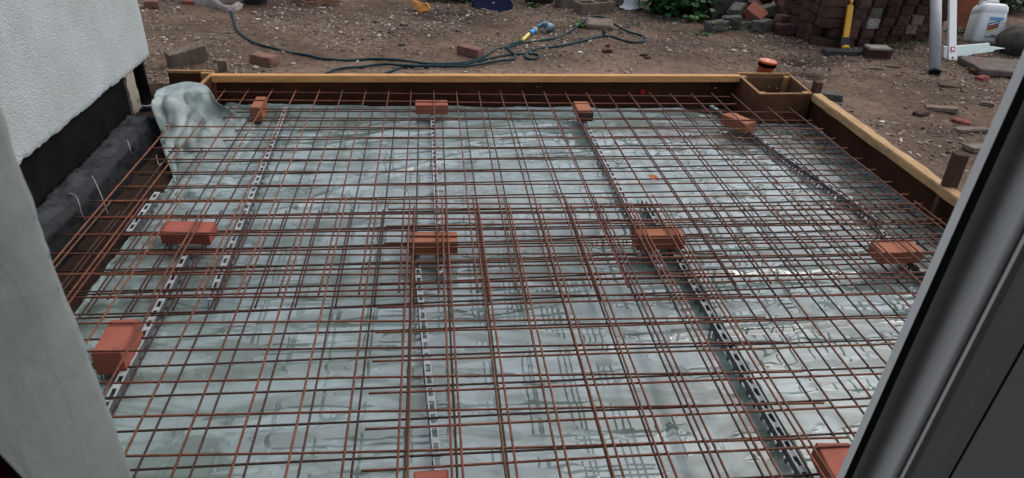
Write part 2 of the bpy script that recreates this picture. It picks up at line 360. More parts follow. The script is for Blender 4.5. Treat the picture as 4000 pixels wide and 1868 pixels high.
gx = axis(-2.75, 5.3, .017, -40, 40); gy = axis(-1.0, 4.6, .017, -30, 60)
X, Y = np.meshgrid(gx, gy); Z = ground_h(X, Y)
inpit = ((X > PIT_X0) & (X < 2.606+.0135*(Y+1.6)) & (Y < 1.492+.0282*(X+1.72))) | ((X > -2.3) & (X < 0) & (Y < 1.33)) | ((X > -2.1) & (X < -1.70) & (Y < 1.52))
Z = np.where(inpit, -.035 + .02*fbm(X*8, Y*8, 5, 3), Z)
Z = np.where((Y < -2.3), -.2, Z)
a, b = Z.shape
gm = bpy.data.meshes.new('ground'); idx = np.arange(a*b).reshape(a, b)
q4 = np.stack([idx[:-1,:-1], idx[:-1,1:], idx[1:,1:], idx[1:,:-1]], -1).reshape(-1, 4)
def quick_mesh(me, V, Fq):
    V = np.asarray(V, np.float32); Fq = np.asarray(Fq); n, k = Fq.shape
    me.vertices.add(len(V)); me.vertices.foreach_set('co', V.ravel())
    me.loops.add(n*k); me.loops.foreach_set('vertex_index', Fq.ravel().astype(np.int32))
    me.polygons.add(n); me.polygons.foreach_set('loop_start', np.arange(0, n*k, k, dtype=np.int32)); me.polygons.foreach_set('loop_total', np.full(n, k, np.int32))
    me.update(calc_edges=True)
quick_mesh(gm, np.stack([X, Y, Z], -1).reshape(-1, 3), q4)
dk = dark_mask(X, Y); dk = np.where(inpit, .9, dk)
sd = np.exp(-((Y-1.72)/.30)**2)*np.clip((X+1.3)/.5, 0, 1)*np.clip((2.6-X)/.5, 0, 1) + .25*np.exp(-(((X-3.15)/.5)**2+((Y-1.25)/.5)**2))
sd = np.clip(sd*(.35+1.1*fbm(X*4, Y*4, 57, 4)), 0, 1); at = gm.attributes.new('sand', 'FLOAT', 'POINT'); at.data.foreach_set('value', sd.ravel().astype(np.float32))
at = gm.attributes.new('dark', 'FLOAT', 'POINT'); at.data.foreach_set('value', dk.ravel().astype(np.float32))
gm.materials.append(M_soil); gm.polygons.foreach_set('use_smooth', [True]*len(gm.polygons))
go = bpy.data.objects.new('ground', gm); COL.objects.link(go); tag(go, 'bare brown soil of the garden strewn with stones', kind='structure')

# gravel: thousands of chips too many to count
ico = bmesh.new(); bmesh.ops.create_icosphere(ico, subdivisions=1, radius=1); IV = np.array([v.co[:] for v in ico.verts]); IF = np.array([[v.index for v in f.verts] for f in ico.faces]); ico.free()
def scatter(n, size_lo, size_hi, pw):
    P = []
    while len(P) < n:
        xs = rng.uniform(-2.7, 5.4, 4*n); ys = rng.uniform(-1.0, 4.5, 4*n)
        dens = fbm(xs*1.6, ys*1.6, 71, 3)
        ok = ~((xs > PIT_X0-.06) & (xs < PIT_X1+.05) & (ys < PIT_Y1+.06)) & ~((xs < -1.7) & (ys < 1.5)) & (rng.random(4*n) < np.clip((dens-.30)*2.6, .06, 1))
        ok &= ~((xs > -1.0) & (xs < 2.3) & (ys > 1.5) & (ys < 2.3) & (rng.random(4*n) < .72))
        P += list(np.c_[xs[ok], ys[ok]])
    P = np.array(P[:n]); s = size_lo + (size_hi-size_lo)*rng.random(n)**pw
    return P, s
Ps, Ss = [], []
for args in ((16000, .004, .011, 1.6), (3400, .008, .019, 2.0), (300, .014, .032, 2)):
    p_, s_ = scatter(*args); Ps.append(p_); Ss.append(s_)
Pp = np.concatenate(Ps); Sp = np.concatenate(Ss); n = len(Pp)
ang = rng.uniform(0, 6.283, n); ca, sa = np.cos(ang), np.sin(ang)
V = IV[None]*(1+.35*rng.uniform(-1, 1, (n, len(IV), 1)))
sx, sy_, sz = Sp*rng.uniform(.9, 1.5, n), Sp*rng.uniform(.6, 1, n), Sp*rng.uniform(.3, .7, n)
V = V*np.stack([sx, sy_, sz], -1)[:, None]
tx = rng.uniform(-.35, .35, (n, 1)); V[..., 2] += tx*V[..., 0]
VX = V[..., 0]*ca[:, None]-V[..., 1]*sa[:, None]; VY = V[..., 0]*sa[:, None]+V[..., 1]*ca[:, None]
V = np.stack([VX+Pp[:, :1], VY+Pp[:, 1:], V[..., 2]+(ground_h(Pp[:, 0], Pp[:, 1])+sz*.25)[:, None]], -1)
pm = bpy.data.meshes.new('gravel'); quick_mesh(pm, V.reshape(-1, 3), (IF[None]+(np.arange(n)*len(IV))[:, None, None]).reshape(-1, 3)); pm.materials.append(M_peb)
po = bpy.data.objects.new('gravel', pm); COL.objects.link(po); tag(po, 'scattered pale flints and stone chips all over the soil', kind='stuff')

# ================================================================== HOUSE
house = thing('house', (-1.77, -2.4, 0), 'white pebbledash house wing with black plinth, plastered doorway reveal and open dark door', 'house')
def rough_wall(x, y0, y1, zbot, ztop, depth, amp, seed, step=.012):
    mb = MB(); ys = np.arange(y0, y1+step/2, step); zs = np.r_[0, .012, .03, np.linspace(.06, ztop-zbot, 14)]
    rows = []
    for k, zz in enumerate(zs):
        e = amp*(fbm(ys*28, ys*0, seed, 3)-.5)*2 if k == 0 else amp*.6*(fbm(ys*28, ys*0, seed, 3)-.5)*2 if k == 1 else 0*ys
        xx = x + (0 if k else -.006) + .004*(fbm(ys*30, ys*0+zz*30, seed+5, 2)-.5)
        yy = ys.copy(); yy[-1] = y1 + amp*.8*(vnoise(zz*40, 0, seed)-.5)
        rows.append(np.stack([xx, yy, zbot+zz+e], -1))
    mb.grid(rows)
    r0 = rows[0]; back = r0.copy(); back[:, 0] -= depth; mb.grid([r0, back])
    e1 = np.array([r[-1] for r in rows]); e2 = e1.copy(); e2[:, 0] -= depth; mb.grid([e1, e2])
    return mb
mb = rough_wall(-1.77, -2.4, 1.385, .345, 3.2, .35, .010, 4)
def pebbledash():
    M = M_render; t = M.node_tree; N = t.nodes; L = t.links; b = N['Principled BSDF']
    tc = N.new('ShaderNodeTexCoord'); vo = N.new('ShaderNodeTexVoronoi'); vo.inputs['Scale'].default_value = 120; L.new(tc.outputs['Object'], vo.inputs['Vector'])
    no = N.new('ShaderNodeTexNoise'); no.inputs['Scale'].default_value = 45; no.inputs['Detail'].default_value = 5; L.new(tc.outputs['Object'], no.inputs['Vector'])
    ad = N.new('ShaderNodeMath'); ad.operation = 'ADD'; L.new(vo.outputs['Distance'], ad.inputs[0]); L.new(no.outputs['Fac'], ad.inputs[1])
    bp = N.new('ShaderNodeBump'); bp.inputs['Strength'].default_value = .5; bp.inputs['Distance'].default_value = .007; bp.invert = True
    L.new(ad.outputs[0], bp.inputs['Height']); L.new(bp.outputs[0], b.inputs['Normal'])
pebbledash()
mb.build('rendered_wall', M_render, house, smooth=True)
mb = MB(); ys = np.arange(-2.4, 1.02, .02); rows = []
for z in np.linspace(.06, .40, 8): rows.append(np.stack([-1.80+.01*(fbm(ys*9, ys*0+z*9, 15, 3)-.5), ys, ys*0+z], -1))
mb.grid(rows); e = np.array([r[-1] for r in rows]); e2 = e.copy(); e2[:, 0] -= .3; mb.grid([e, e2]); mb.build('plinth', M_bitumen, house, smooth=True)
# cream corner of the plinth
mb = MB(); rows = []
ys = np.linspace(1.005, 1.125, 8)
for z in np.linspace(.10, .39, 12): rows.append(np.stack([-1.785+.012*(fbm(ys*30, ys*0+z*30, 19, 3)-.5), ys+.02*(fbm(z*25+ys*0, ys*0, 23, 2)-.5), ys*0+z], -1))
mb.grid(rows); e = np.array([r[-1] for r in rows]); e2 = e.copy(); e2[:, 0] -= .25; mb.grid([e, e2]); e3 = np.array([r[0] for r in rows]); e4 = e3.copy(); e4[:, 0] -= .1; mb.grid([e3, e4])
mb.build('corner_mortar', M_cream, house, smooth=True)
# footing: rough concrete haunch with black membrane over its face
ys = np.arange(-2.4, 1.06, .012)
prof = [(-1.86,.10),(-1.802,.085),(-1.785,.122),(-1.73,.130),(-1.665,.128),(-1.635,.105),(-1.625,.06),(-1.61,.0),(-1.60,-.06)]
def footrow(k):
    x, z = prof[k]; nz = .040*(fbm(ys*5, ys*0+k*.6, 41, 4)-.5)+.016*(fbm(ys*16, ys*0+k*1.3, 43, 3)-.5); nx = .035*(fbm(ys*3.2, ys*0+3, 47, 3)-.5)+.014*(fbm(ys*12, ys*0+k, 49, 3)-.5)
    fade = np.clip((1.05-ys)/.12, 0, 1)**.5
    return np.stack([x+nx*(k > 1), ys, (z+nz*(0 < k < 7))*fade - .06*(1-fade)], -1)
def fine(k0, k1):
    out = []
    for k in range(k0, k1):
        A, B = footrow(k), footrow(k+1)
        for t in np.linspace(0, 1, 4)[:-1 if k < k1-1 else None]:
            q = A*(1-t)+B*t; q[:, 2] += (.022 if k0 == 0 else .012)*(fbm(q[:, 1]*24, q[:, 0]*24, 51, 4)-.5); q[:, 0] += .014*(fbm(q[:, 1]*30, q[:, 2]*30, 53, 3)-.5); out.append(q)
    return out
mb = MB(); mb.grid(fine(0, 4)); mb.build('concrete_footing', M_conc, house, smooth=True)
mb = MB(); mb.grid(fine(4, 8)); mb.build('footing_membrane', M_dpm, house, smooth=True)
# front wall with the doorway the camera looks through: plastered reveal on the left, door on the right
def extr(pts, z0, z1): 
    q = MB(); q.prism([(p[0], p[1], z0) for p in pts], [(p[0], p[1], z1) for p in pts]); return q
mb = MB(); zs = np.arange(.0, 2.1, .012)
rows = []
for (x, y) in [(-.75,-2.395),(-.60,-2.392),(-.50,-2.392),(-.440,-2.394),(-.426,-2.402),(-.421,-2.42),(-.419,-2.47),(-.418,-2.55),(-.418,-2.70),(-.418,-2.95)]:
    j = .008*(fbm(zs*30, zs*0+3, 61, 3)-.5)*(abs(y+2.41) < .03)
    rows.append(np.stack([x+j+.006*(fbm(zs*4, zs*0+y*9, 63, 3)-.5), y+0*zs, zs], -1))
mb.grid(rows); mb.build('door_reveal', M_reveal, house, smooth=True)
mb = extr([(-1.74,-2.75),(-.75,-2.75),(-.75,-2.40),(-1.74,-2.40)], 0, 2.7); mb.prism([(.95,-2.75,0),(3.2,-2.75,0),(3.2,-2.40,0),(.95,-2.40,0)], [(.95,-2.75,2.7),(3.2,-2.75,2.7),(3.2,-2.40,2.7),(.95,-2.40,2.7)])
mb.prism([(-.75,-2.75,2.1),(.95,-2.75,2.1),(.95,-2.40,2.1),(-.75,-2.40,2.1)], [(-.75,-2.75,2.7),(.95,-2.75,2.7),(.95,-2.40,2.7),(-.75,-2.40,2.7)])
mb.build('front_wall', M_render, house)
mb = MB(); mb.box((.2,-4.2,.1), (4,2.9,.1)); mb.box((.2,-4.2,2.66), (4,2.9,.1)); mb.box((.2,-5.7,1.3), (4,.1,2.6)); mb.box((-1.85,-4.2,1.3), (.1,2.9,2.6)); mb.box((2.25,-4.2,1.3), (.1,2.9,2.6))
mb.build('room', mat('dim room plaster', (.22,.21,.20), .9), house)
# open glazed door seen on edge
def dp(px, Y): p = atY(px, 1400, Y); return (p.x, p.y)
Z0, Z1 = .17, 2.1
o_fr = extr([dp(3470,-2.30), dp(3506,-2.345), dp(3560,-2.30), dp(3640,-2.24)], Z0, Z1); door = o_fr.build('door', M_upvc, house, bevel=.003)
gk = extr([dp(3505,-2.352), dp(3546,-2.40), dp(3610,-2.36), dp(3565,-2.32)], Z0, Z1); gk.build('gasket', M_gasket, door)
curve = [dp(3541,-2.412), dp(3565,-2.404), dp(3590,-2.405), dp(3620,-2.418), dp(3655,-2.445), dp(3700,-2.485), dp(3741,-2.522), dp(3748,-2.515), dp(3757,-2.54), dp(3768,-2.553)]
s_ = MB(); s_.grid([[(x, y, z) for (x, y) in curve] for z in (Z0, Z1)]); s_.build('sash', M_upvcg, door, smooth=True)
s_ = MB(); s_.grid([[(x, y, z) for (x, y) in [dp(3768,-2.553), dp(3800,-2.560), dp(3900,-2.592), dp(3966,-2.61)]] for z in (Z0, Z1)]); s_.build('inner_panel', M_upvcd, door)
s_ = MB(); s_.grid([[(x, y, z) for (x, y) in [dp(3966,-2.61), dp(3974,-2.59), dp(3982,-2.62), dp(4080,-2.65), dp(4300,-2.71), dp(4700,-2.78)]] for z in (Z0, Z1)]); s_.build('edge_trim', M_upvcd, door)
# curtain edge close to the camera
cb = thing('curtain', (-.33,-2.86,.9), 'blurred black and crimson curtain edge in the bottom left corner', 'curtain')
def curtain(px0, px1, depth, name, M, ph):
    zs = np.linspace(.75, 1.5, 30); rows = []
    for u in np.linspace(0, 1, 16):
        pts = []
        for zz in zs:
            d = ray(px0+(px1-px0)*u, 1780); t = depth/np.linalg.norm(d); base = CAM+d*t
            x = base[0] - .35*(zz-base[2])*.25*0 + .012*math.sin(u*7+ph) ; y = base[1] + .02*math.cos(u*6+ph)
            x -= .28*(zz-base[2])
            pts.append((x, y, zz))
        rows.append(pts)
    q = MB(); q.grid(rows); q.build(name, M, cb, smooth=True)
curtain(-640, -185, .62, 'curtain_border', M_cloth, 0)
curtain(-700, -240, .60, 'curtain_panel', M_red, 1)

# downpipe at the corner and cords over the footing
dpx = thing('downpipe', (-1.875,1.43,0), 'black plastic downpipe at the corner of the white house', 'drainpipe')
mb = MB(); mb.tube([(-1.875,1.43,.0),(-1.875,1.43,3.0)], .036, 20); mb.build('pipe', M_black, dpx, smooth=True)
mb = MB(); mb.lathe((-1.875,1.43,-.05), [(.05,0),(.052,.045),(.047,.06),(.038,.062)], 24); mb.build('socket', M_black, dpx, smooth=True)
mb = MB(); mb.lathe((-1.875,1.43,.008), [(.046,0),(.049,.003),(.046,.007)], 24); mb.build('collar_ring', M_plastic, dpx, smooth=True)
for nm, pts, lb in (('cord', [(263,758),(290,768),(305,800),(312,830),(328,862)], 'white cord end curling over the footing nearest the doorway'),
                ('cord', [(355,690),(375,730),(392,770),(405,805),(418,840)], 'thin white cord hanging straight down the middle of the dark footing'),
                ('cord', [(494,552),(500,570),(506,592),(511,605)], 'short white cord hanging near the far end of the dark footing'),
                ('cord', [(610,606),(615,630),(622,646),(630,640)], 'tiny white hooked cord beside the gathered membrane')):
    zz = [.152,.15,.125,.09,.05]
    tb = [G(px, py, zz[min(k, 4)])+Vector((.006,0,.004)) for k, (px, py) in enumerate(pts)]
    if 'tiny' in lb: tb = [G(px, py, .06) for px, py in pts]
    q = MB(); q.tube(catmull(tb, 5), .0017, 6); o = q.build(nm, M_cord, None, smooth=True, org=tb[-1]); tag(o, lb, 'cord')

# ================================================================== MEMBRANE
mx_ = np.arange(-1.42, 2.74, .0125); my_ = np.arange(-2.38, 1.452, .0125)
X, Y = np.meshgrid(mx_, my_)
def memb_h(X, Y):
    far = np.clip((Y+.6)/1.6, 0, 1)
    amp = .12+.88*np.clip((Y+.5)/.7, 0, 1)
    z = .004*(fbm(X*1.1, Y*1.5, 101, 2)-.5)
    # creases: ridged noise, stretched along X at the far side, free at the near side
    wx = X + .15*fbm(X*2, Y*2, 103, 2)
    r1 = 1-np.abs(2*fbm(wx*1.6+Y*.8, Y*6.5-X*1.2, 105, 3)-1); z = z + .0065*amp*np.clip(r1-.72, 0, 1)/.28*(.45+.55*far)
    r2 = 1-np.abs(2*fbm(X*3.3-Y*2.6, Y*3.5+X*3.1, 107, 2)-1); z = z + .0035*amp*np.clip(r2-.80, 0, 1)/.2
    for x0, y0, x1, y1, hh in ((-.95,-.15,.10,.62,.010),(-.75,-.02,.35,.78,.007),(-.55,-.28,.15,.20,.008),(.35,.15,1.3,.30,.006),(.5,.62,1.5,.72,.006),(-.9,.62,-.2,1.02,.007),(1.0,-1.35,1.9,-.80,.003),(-.8,-1.5,-.1,-1.42,.005)):
        L_ = math.hypot(x1-x0, y1-y0); ux, uy = (x1-x0)/L_, (y1-y0)/L_; t = (X-x0)*ux+(Y-y0)*uy; dd = -(X-x0)*uy+(Y-y0)*ux+.02*np.sin(t*6)
        z = z + hh*np.exp(-(dd/.022)**2)*np.clip(t/.15, 0, 1)*np.clip((L_-t)/.15, 0, 1)
    rip = .0011*np.sin(Y*55+4*fbm(X*1.2, Y*1.1, 109, 2)*6)*np.clip(fbm(X*1.1, Y*1.4, 111, 2)-.38, 0, 1)*far*3
    z = z + rip
    # left side crumple
    lf = np.clip((-.95-X)/.35, 0, 1); r3 = 1-np.abs(2*fbm(X*5+Y*1.5, Y*4, 113, 3)-1); z = z + lf*.020*np.clip(r3-.6, 0, 1)/.4
    # long pulled-up tube under the right half, and lap seams
    z = z + .018*np.exp(-((Y+.655+.015*np.sin(X*4))/.022)**2)*np.clip((X-1.08)/.08, 0, 1)*np.clip((2.02-X)/.1, 0, 1)*(.8+.3*np.sin(X*26))
    z = z + .012*np.exp(-((Y+.36-.02*np.sin(X*3)-.05*(X-1))/.03)**2)*(X < 1.1)*np.clip((X-.2)/.2, 0, 1)
    s1 = -1.17+.035*np.sin(X*1.3)+.012*vnoise(X*5, X*0, 115); z = z - .007*(Y < s1)*np.clip((X+1.2)/.4, 0, 1)*(X < .75) + .006*np.exp(-((Y-s1)/.02)**2)*(Y > s1)*(X < .75)
    s2 = -1.08+.12*(X-1.1)*.6+.02*vnoise(X*4, X*0, 117); z = z + (X > .9)*(-.008*(Y < s2) + .010*np.exp(-((Y-s2)/.03)**2)*(Y > s2))
    s3 = -1.86+.05*(X+.3)+.012*vnoise(X*4, X*0, 119); z = z + .012*np.exp(-((Y-s3)/.02)**2)*(X > -.9)
    # upstands at the boards
    z = z + .07*np.clip((X-2.60)/.10, 0, 1)**1.2*(1+.3*np.sin(Y*9)) + .012*np.clip((Y-1.40)/.05, 0, 1)
    return z
Z = memb_h(X, Y)
edge = -1.385+.03*(fbm(Y*6, Y*0, 121, 3)-.5); X2 = np.where(X < edge, edge, X)
yend = 1.425 + .035*(fbm(X*2.2, X*0, 123, 3)-.5) - .13*np.clip((X-1.75)/.2, 0, 1); Y2 = np.where(Y > yend, yend, Y)
mm = bpy.data.meshes.new('damp_proof_membrane'); a, b = Z.shape; idx = np.arange(a*b).reshape(a, b)
q4 = np.stack([idx[:-1,:-1], idx[:-1,1:], idx[1:,1:], idx[1:,:-1]], -1).reshape(-1, 4)
bad = ((X > 2.1) & (Y > 1.17)) | ((X > 1.95) & (Y > 1.32)); keep = ~bad.ravel()[q4].any(1)
dead = (X+.0126 < edge) | (Y-.0126 > yend); keep &= ~dead.ravel()[q4].all(1)
quick_mesh(mm, np.stack([X2, Y2, Z], -1).reshape(-1, 3), q4[keep])
dirt = np.exp(-(((X-1.75)/.55)**2+((Y-.95)/.28)**2)) + .5*np.exp(-(((X-2.35)/.35)**2+((Y-.3)/.5)**2)) + .55*np.exp(-(((X-.75)/.45)**2+((Y+.35)/.07)**2)) + .5*np.exp(-(((X-.15)/.3)**2+((Y-.15)/.25)**2)) + .9*np.exp(-(((X-2.45)/.25)**2+((Y-.85)/.2)**2)) + .35*np.exp(-(((X-2.1)/.5)**2+((Y+.2)/.2)**2)) + .08
at = mm.attributes.new('dirt', 'FLOAT', 'POINT'); at.data.foreach_set('value', np.clip(dirt, 0, 1).ravel().astype(np.float32))
mm.materials.append(M_memb); mm.polygons.foreach_set('use_smooth', [True]*len(mm.polygons))
mo = bpy.data.objects.new('damp_proof_membrane', mm); COL.objects.link(mo); tag(mo, 'wet pale green plastic membrane spread over the floor of the formwork', 'plastic sheet')
# gathered bundle of membrane pulled up in the far left corner
ctrl = [(.235, [(612,352),(660,334),(730,318),(800,332),(832,370)]), (.225, [(605,385),(660,372),(730,362),(808,374),(845,398)]), (.165, [(603,440),(660,440),(730,438),(815,436),(890,428)]),
        (.10, [(616,505),(670,512),(742,512),(830,492),(930,452)]), (.045, [(636,570),(690,582),(762,580),(862,548),(975,472)]), (.014, [(662,640),(702,655),(785,645),(885,605),(1010,498)]), (.006, [(684,722),(722,742),(805,715),(912,655),(1040,550)])]
CP = np.array([[G(px, py, z)[:] for px, py in row] for z, row in ctrl])
CP = np.concatenate([CP[:1]+np.array([[[.0,.06,-.10]]]), CP])
def up(P, ax, n):
    P = np.moveaxis(P, ax, 0); out = []
    Q = np.concatenate([2*P[:1]-P[1:2], P, 2*P[-1:]-P[-2:-1]])
    for i in range(1, len(Q)-2):
        a, b, c, d = Q[i-1], Q[i], Q[i+1], Q[i+2]
        for k in range(n):
            t = k/n; out.append(.5*(2*b+(c-a)*t+(2*a-5*b+4*c-d)*t*t+(3*b-a-3*c+d)*t**3))
    out.append(Q[-2]); return np.moveaxis(np.array(out), 0, ax)
S = up(up(CP, 0, 10), 1, 16); uu, vv = np.meshgrid(np.linspace(0, 1, S.shape[1]), np.linspace(0, 1, S.shape[0]))
rg = 1-np.abs(2*fbm(uu*1.8+vv*1.2, vv*3.6+uu*1.1, 131, 2)-1); rg2 = np.abs(fbm(uu*3.0-vv*2.4, vv*6.0+uu*3.4, 135, 2)-.5)
amp = np.clip(vv*3.2-.35, 0, 1)*np.clip((1-vv)*5, .15, 1)
S[..., 2] += amp*(.042*(rg-.6)+.085*(rg2-.12)); S[..., 1] -= amp*(.055*(rg-.6)+.085*(rg2-.12)); S[..., 0] += .015*(fbm(uu*4, vv*4, 139, 2)-.5)*amp
mb = MB(); mb.grid(S); o = mb.build('membrane_bundle', M_membdry, None, smooth=True, org=(-1.4,.9,0)); tag(o, 'crumpled membrane gathered up in the far left corner by the downpipe', 'plastic sheet')
sm = o.modifiers.new('thickness', 'SOLIDIFY'); sm.thickness = .002

# ================================================================== FORMWORK
def board(name, p0, p1, w, z0, z1, M, parent=None, jag=0, seed=0, bevel=.002):
    p0 = Vector((*p0, 0)); p1 = Vector((*p1, 0)); d = (p1-p0); L_ = d.length; d.normalize(); nrm = Vector((-d.y, d.x, 0))
    n = max(2, int(L_/.06)); mb = MB(); rows = []
    for k in range(n+1):
        c = p0+d*L_*k/n; j = jag*(vnoise(k*.7, 0, seed)-.5); j2 = jag*(vnoise(k*.9, 5, seed)-.5)
        a = c-nrm*(w/2+j); b_ = c+nrm*(w/2+j2)
        rows.append([(a.x, a.y, z0), (a.x, a.y, z1+j*.3), (b_.x, b_.y, z1+j2*.3), (b_.x, b_.y, z0), (a.x, a.y, z0)])
    mb.grid(rows); mb.add([q for q in rows[0][:4]], [[3,2,1,0]]); mb.add([q for q in rows[-1][:4]], [[0,1,2,3]])
    bm_ = mb.build(name, M, parent, bevel=0)
    me = bm_.data; b2 = bmesh.new(); b2.from_mesh(me); bmesh.ops.remove_doubles(b2, verts=b2.verts, dist=1e-5); bmesh.ops.recalc_face_normals(b2, faces=b2.faces)
    ed = [e for e in b2.edges if len(e.link_faces) == 2 and e.calc_face_angle(0) > .8]; bmesh.ops.bevel(b2, geom=ed, offset=bevel, segments=2, affect='EDGES'); b2.to_mesh(me); b2.free()
    return bm_
ff = thing('formwork', (.35,1.47,0), 'long far formwork side with a pale timber rail along its dark plywood face', 'formwork')
board('ply_face', (-1.72,1.478), (2.60,1.60), .018, -.06, .205, M_ply, ff)
# pale timber rail, front edge from just right of the left box to the corner box
a0, a1 = G(820,325,.172), G(2897,322,.178)
board('timber_rail', (a0.x+.01, a0.y+.024), (a1.x-.01, a1.y+.030), .052, .176, .222, M_wood, ff, jag=.004, seed=2, bevel=.004)
board('ply_top_edge', (-1.72,1.478), (-1.43,1.486), .020, .206, .224, M_plyedge, ff, jag=.003, seed=3)
board('ply_top_edge', (2.20,1.589), (2.62,1.601), .020, .206, .224, M_plyedge, ff, jag=.004, seed=4)
rf = thing('formwork', (2.6,.3,0), 'right hand formwork side with a muddy timber rail running towards the doorway', 'formwork')
b0, b1 = (2.598,1.16), (2.555,-1.6)
board('ply_face', (2.632,1.50), (2.590,-1.6), .018, -.06, .20, M_ply, rf)
board('timber_rail', b0, b1, .066, .172, .222, M_woody, rf, jag=.010, seed=6, bevel=.005)
bx = thing('formwork_box', (2.4,1.38,0), 'open plywood box shutter built into the far right corner of the formwork', 'formwork')
# corner box: left and front panels, raw inner faces, battens in the corners
A = Vector((2.217,1.575)); B = Vector((2.203,1.172)); C_ = Vector((2.585,1.192)); D = Vector((2.615,1.59))
def panel(name, p, q, th, z0, z1, M, parent): return board(name, (p.x, p.y), (q.x, q.y), th, z0, z1, M, parent, jag=.002, seed=random.randint(0, 99))
panel('side_panel', A, B, .018, -.05, .205, M_plybox, bx); panel('front_panel', B+Vector((-.009,-.0)), C_, .018, -.05, .204, M_plybox, bx)
panel('side_panel', C_+Vector((.0,.012)), D, .018, -.05, .203, M_plyraw, bx); panel('back_panel', A+Vector((.012,-.012)), D+Vector((-.012,-.014)), .016, -.05, .202, M_plyraw, bx)
for p, q in ((A, B), (B+Vector((-.009,0)), C_), (C_+Vector((0,.012)), D)): panel('raw_edge', p, q, .0176, .2052, .214, M_plyedge, bx)
for p in (Vector((2.245,1.553)), Vector((2.237,1.202)), Vector((2.555,1.222)), Vector((2.575,1.558))):
    q = MB(); q.box((p.x, p.y, .085), (.042,.034,.25), .03); q.build('batten', M_plyedge, bx, bevel=.002)
lb = thing('formwork_box', (-1.57,1.35,0), 'plywood box shutter in the far left corner half hidden by gathered membrane', 'formwork')
l0 = Vector((-1.432,1.462)); l1 = Vector((-1.452,1.14))
panel('side_panel', l0, l1, .018, -.05, .21, M_ply, lb); panel('raw_edge', l0, l1, .0176, .2102, .222, M_plyedge, lb)
q = MB(); q.box((-1.475,1.445,.09), (.055,.034,.265), .03); q.build('batten', M_plyedge, lb, bevel=.002)
panel('front_panel', Vector((-1.71,1.13)), Vector((-1.462,1.14)), .018, -.05, .16, M_ply, lb)
# red tape tag on the ply
o = MB(); p = Vector((1.36, 1.548, .075)); o.box((1.505,1.553,.085), (.032,.004,.036), .03); t_ = o.build('tape_tag', M_redtag, None, org=(1.505,1.553,.085)); tag(t_, 'small red tape tag stuck on the dark far plywood', 'tag')

# ================================================================== REINFORCEMENT MESH
def bar(parent, name, p0, p1, r, M, wob=.0016, seed=0):
    p0, p1 = Vector(p0), Vector(p1); L_ = (p1-p0).length; n = max(2, int(L_/.075)); d = (p1-p0)/n; pts = []
    nx = Vector((-d.y, d.x, 0)).normalized()
    for k in range(n+1):
        s = k*.075
        pts.append(p0+d*k + Vector((0,0,1))*((vnoise(s*1.6, seed, 5)-.5)*wob*3.2 + (vnoise(s*.7, seed*3.3, 8)-.5)*wob*3) + nx*(vnoise(s*1.3, seed*2.1, 9)-.5)*wob*2.4)
    q = MB(); q.tube(pts, r, 7); return q.build(name, M, parent, smooth=True)
def sheet(label, z, longs, crosses, M, r=.0039, seed=0, group='steel reinforcement mesh sheets'):
    t = thing('mesh_sheet', (longs[0][0], crosses[-1][0], z), label, 'steel mesh', group)
    for k, (x, y0, y1, sh) in enumerate(longs): bar(t, 'long_bar', (x, y0, z+r), (x+sh, y1, z+r), r, M, seed=seed+k)
    for k, (y, x0, x1, sh) in enumerate(crosses): bar(t, 'cross_bar', (x0, y+sh*x0, z-r), (x1, y+sh*x1, z-r), r, M, seed=seed+100+k)
    return t
ZU, ZL = .130, .050
def ties(parent, spots, z):
    r = random.Random(3)
    for x, y in spots:
        q = MB(); a0_ = r.uniform(0, 3); c = Vector((x, y, z)); tl_ = Matrix.Rotation(r.uniform(-.4,.4), 3, 'X') @ Matrix.Rotation(a0_, 3, 'Z')
        pts = [c+tl_ @ Vector((.013*math.cos(a_), .004*math.sin(2*a_), .010*math.sin(a_))) for a_ in np.linspace(0, 5.6, 12)] + [c+tl_ @ Vector((.016,.006,.018)), c+tl_ @ Vector((.024,.016,.030))]
        q.tube(pts, .0011, 5); q.build('tie_wire', M_steel, parent, smooth=True)
Ls = [(i*.15, (.75 if i == -10 else 1.12 if i >= 15 else 1.385), -.930, 0) for i in range(-10, 17)]
lft = {0:-1.43, 1:-1.425, 2:-1.42, 3:-1.435}; rgt = {0:2.073, 1:2.063, 2:2.418}
Cs = [(1.35-.15*j, lft.get(j, -1.525), rgt.get(j, 2.46), 0) for j in range(16)]
up_far = sheet('rusty upper mesh sheet lying across the far half of the slab', ZU, Ls, Cs, M_rust, seed=1)
ties(up_far, [(-1.2,-.60),(-.90,-.75),(-.60,-.45),(-.30,-.75),(0,-.60),(.30,-.45),(.60,-.75),(.90,-.60),(1.20,-.45),(1.5,-.75),(1.8,-.6),(2.1,-.45),(-1.05,.15),(.45,.30),(1.65,.45),(-.45,.75),(.75,.90)], ZU)
Ls = [(-1.475+.15*k, -.155, -2.34, .0) for k in range(18)]; Cs = [(-.203-.1495*k, -1.57, 1.232, -.032) for k in range(14)]
sheet('rusty upper mesh sheet on the near left, its bar ends stopping mid slab', ZU+.003, Ls, Cs, M_rust, seed=300)
Ls = [(-.104+.1495*k, -.235, -2.34, .012) for k in range(18)]; Cs = [(-.258-.1503*k, -.226, 2.47, 0) for k in range(14)]
sheet('rusty upper mesh sheet on the near right, its left ends beside the middle spacer', ZU+.001, Ls, Cs, M_rust, seed=600)
Ls = [(-.399+.1503*k, (.80 if k < -6 else 1.27 if k < 17 else 1.12), -.898, 0) for k in range(-7, 20)]
lft = {0:-1.357, 1:-1.365, 2:-1.40}; Cs = [(1.236-.1512*j, lft.get(j, -1.53), (2.06 if j < 1 else 2.50), .030) for j in range(15)]
sheet('dark lower mesh sheet under the far half, resting on plastic spacers', ZL, Ls, Cs, M_steel, seed=900)
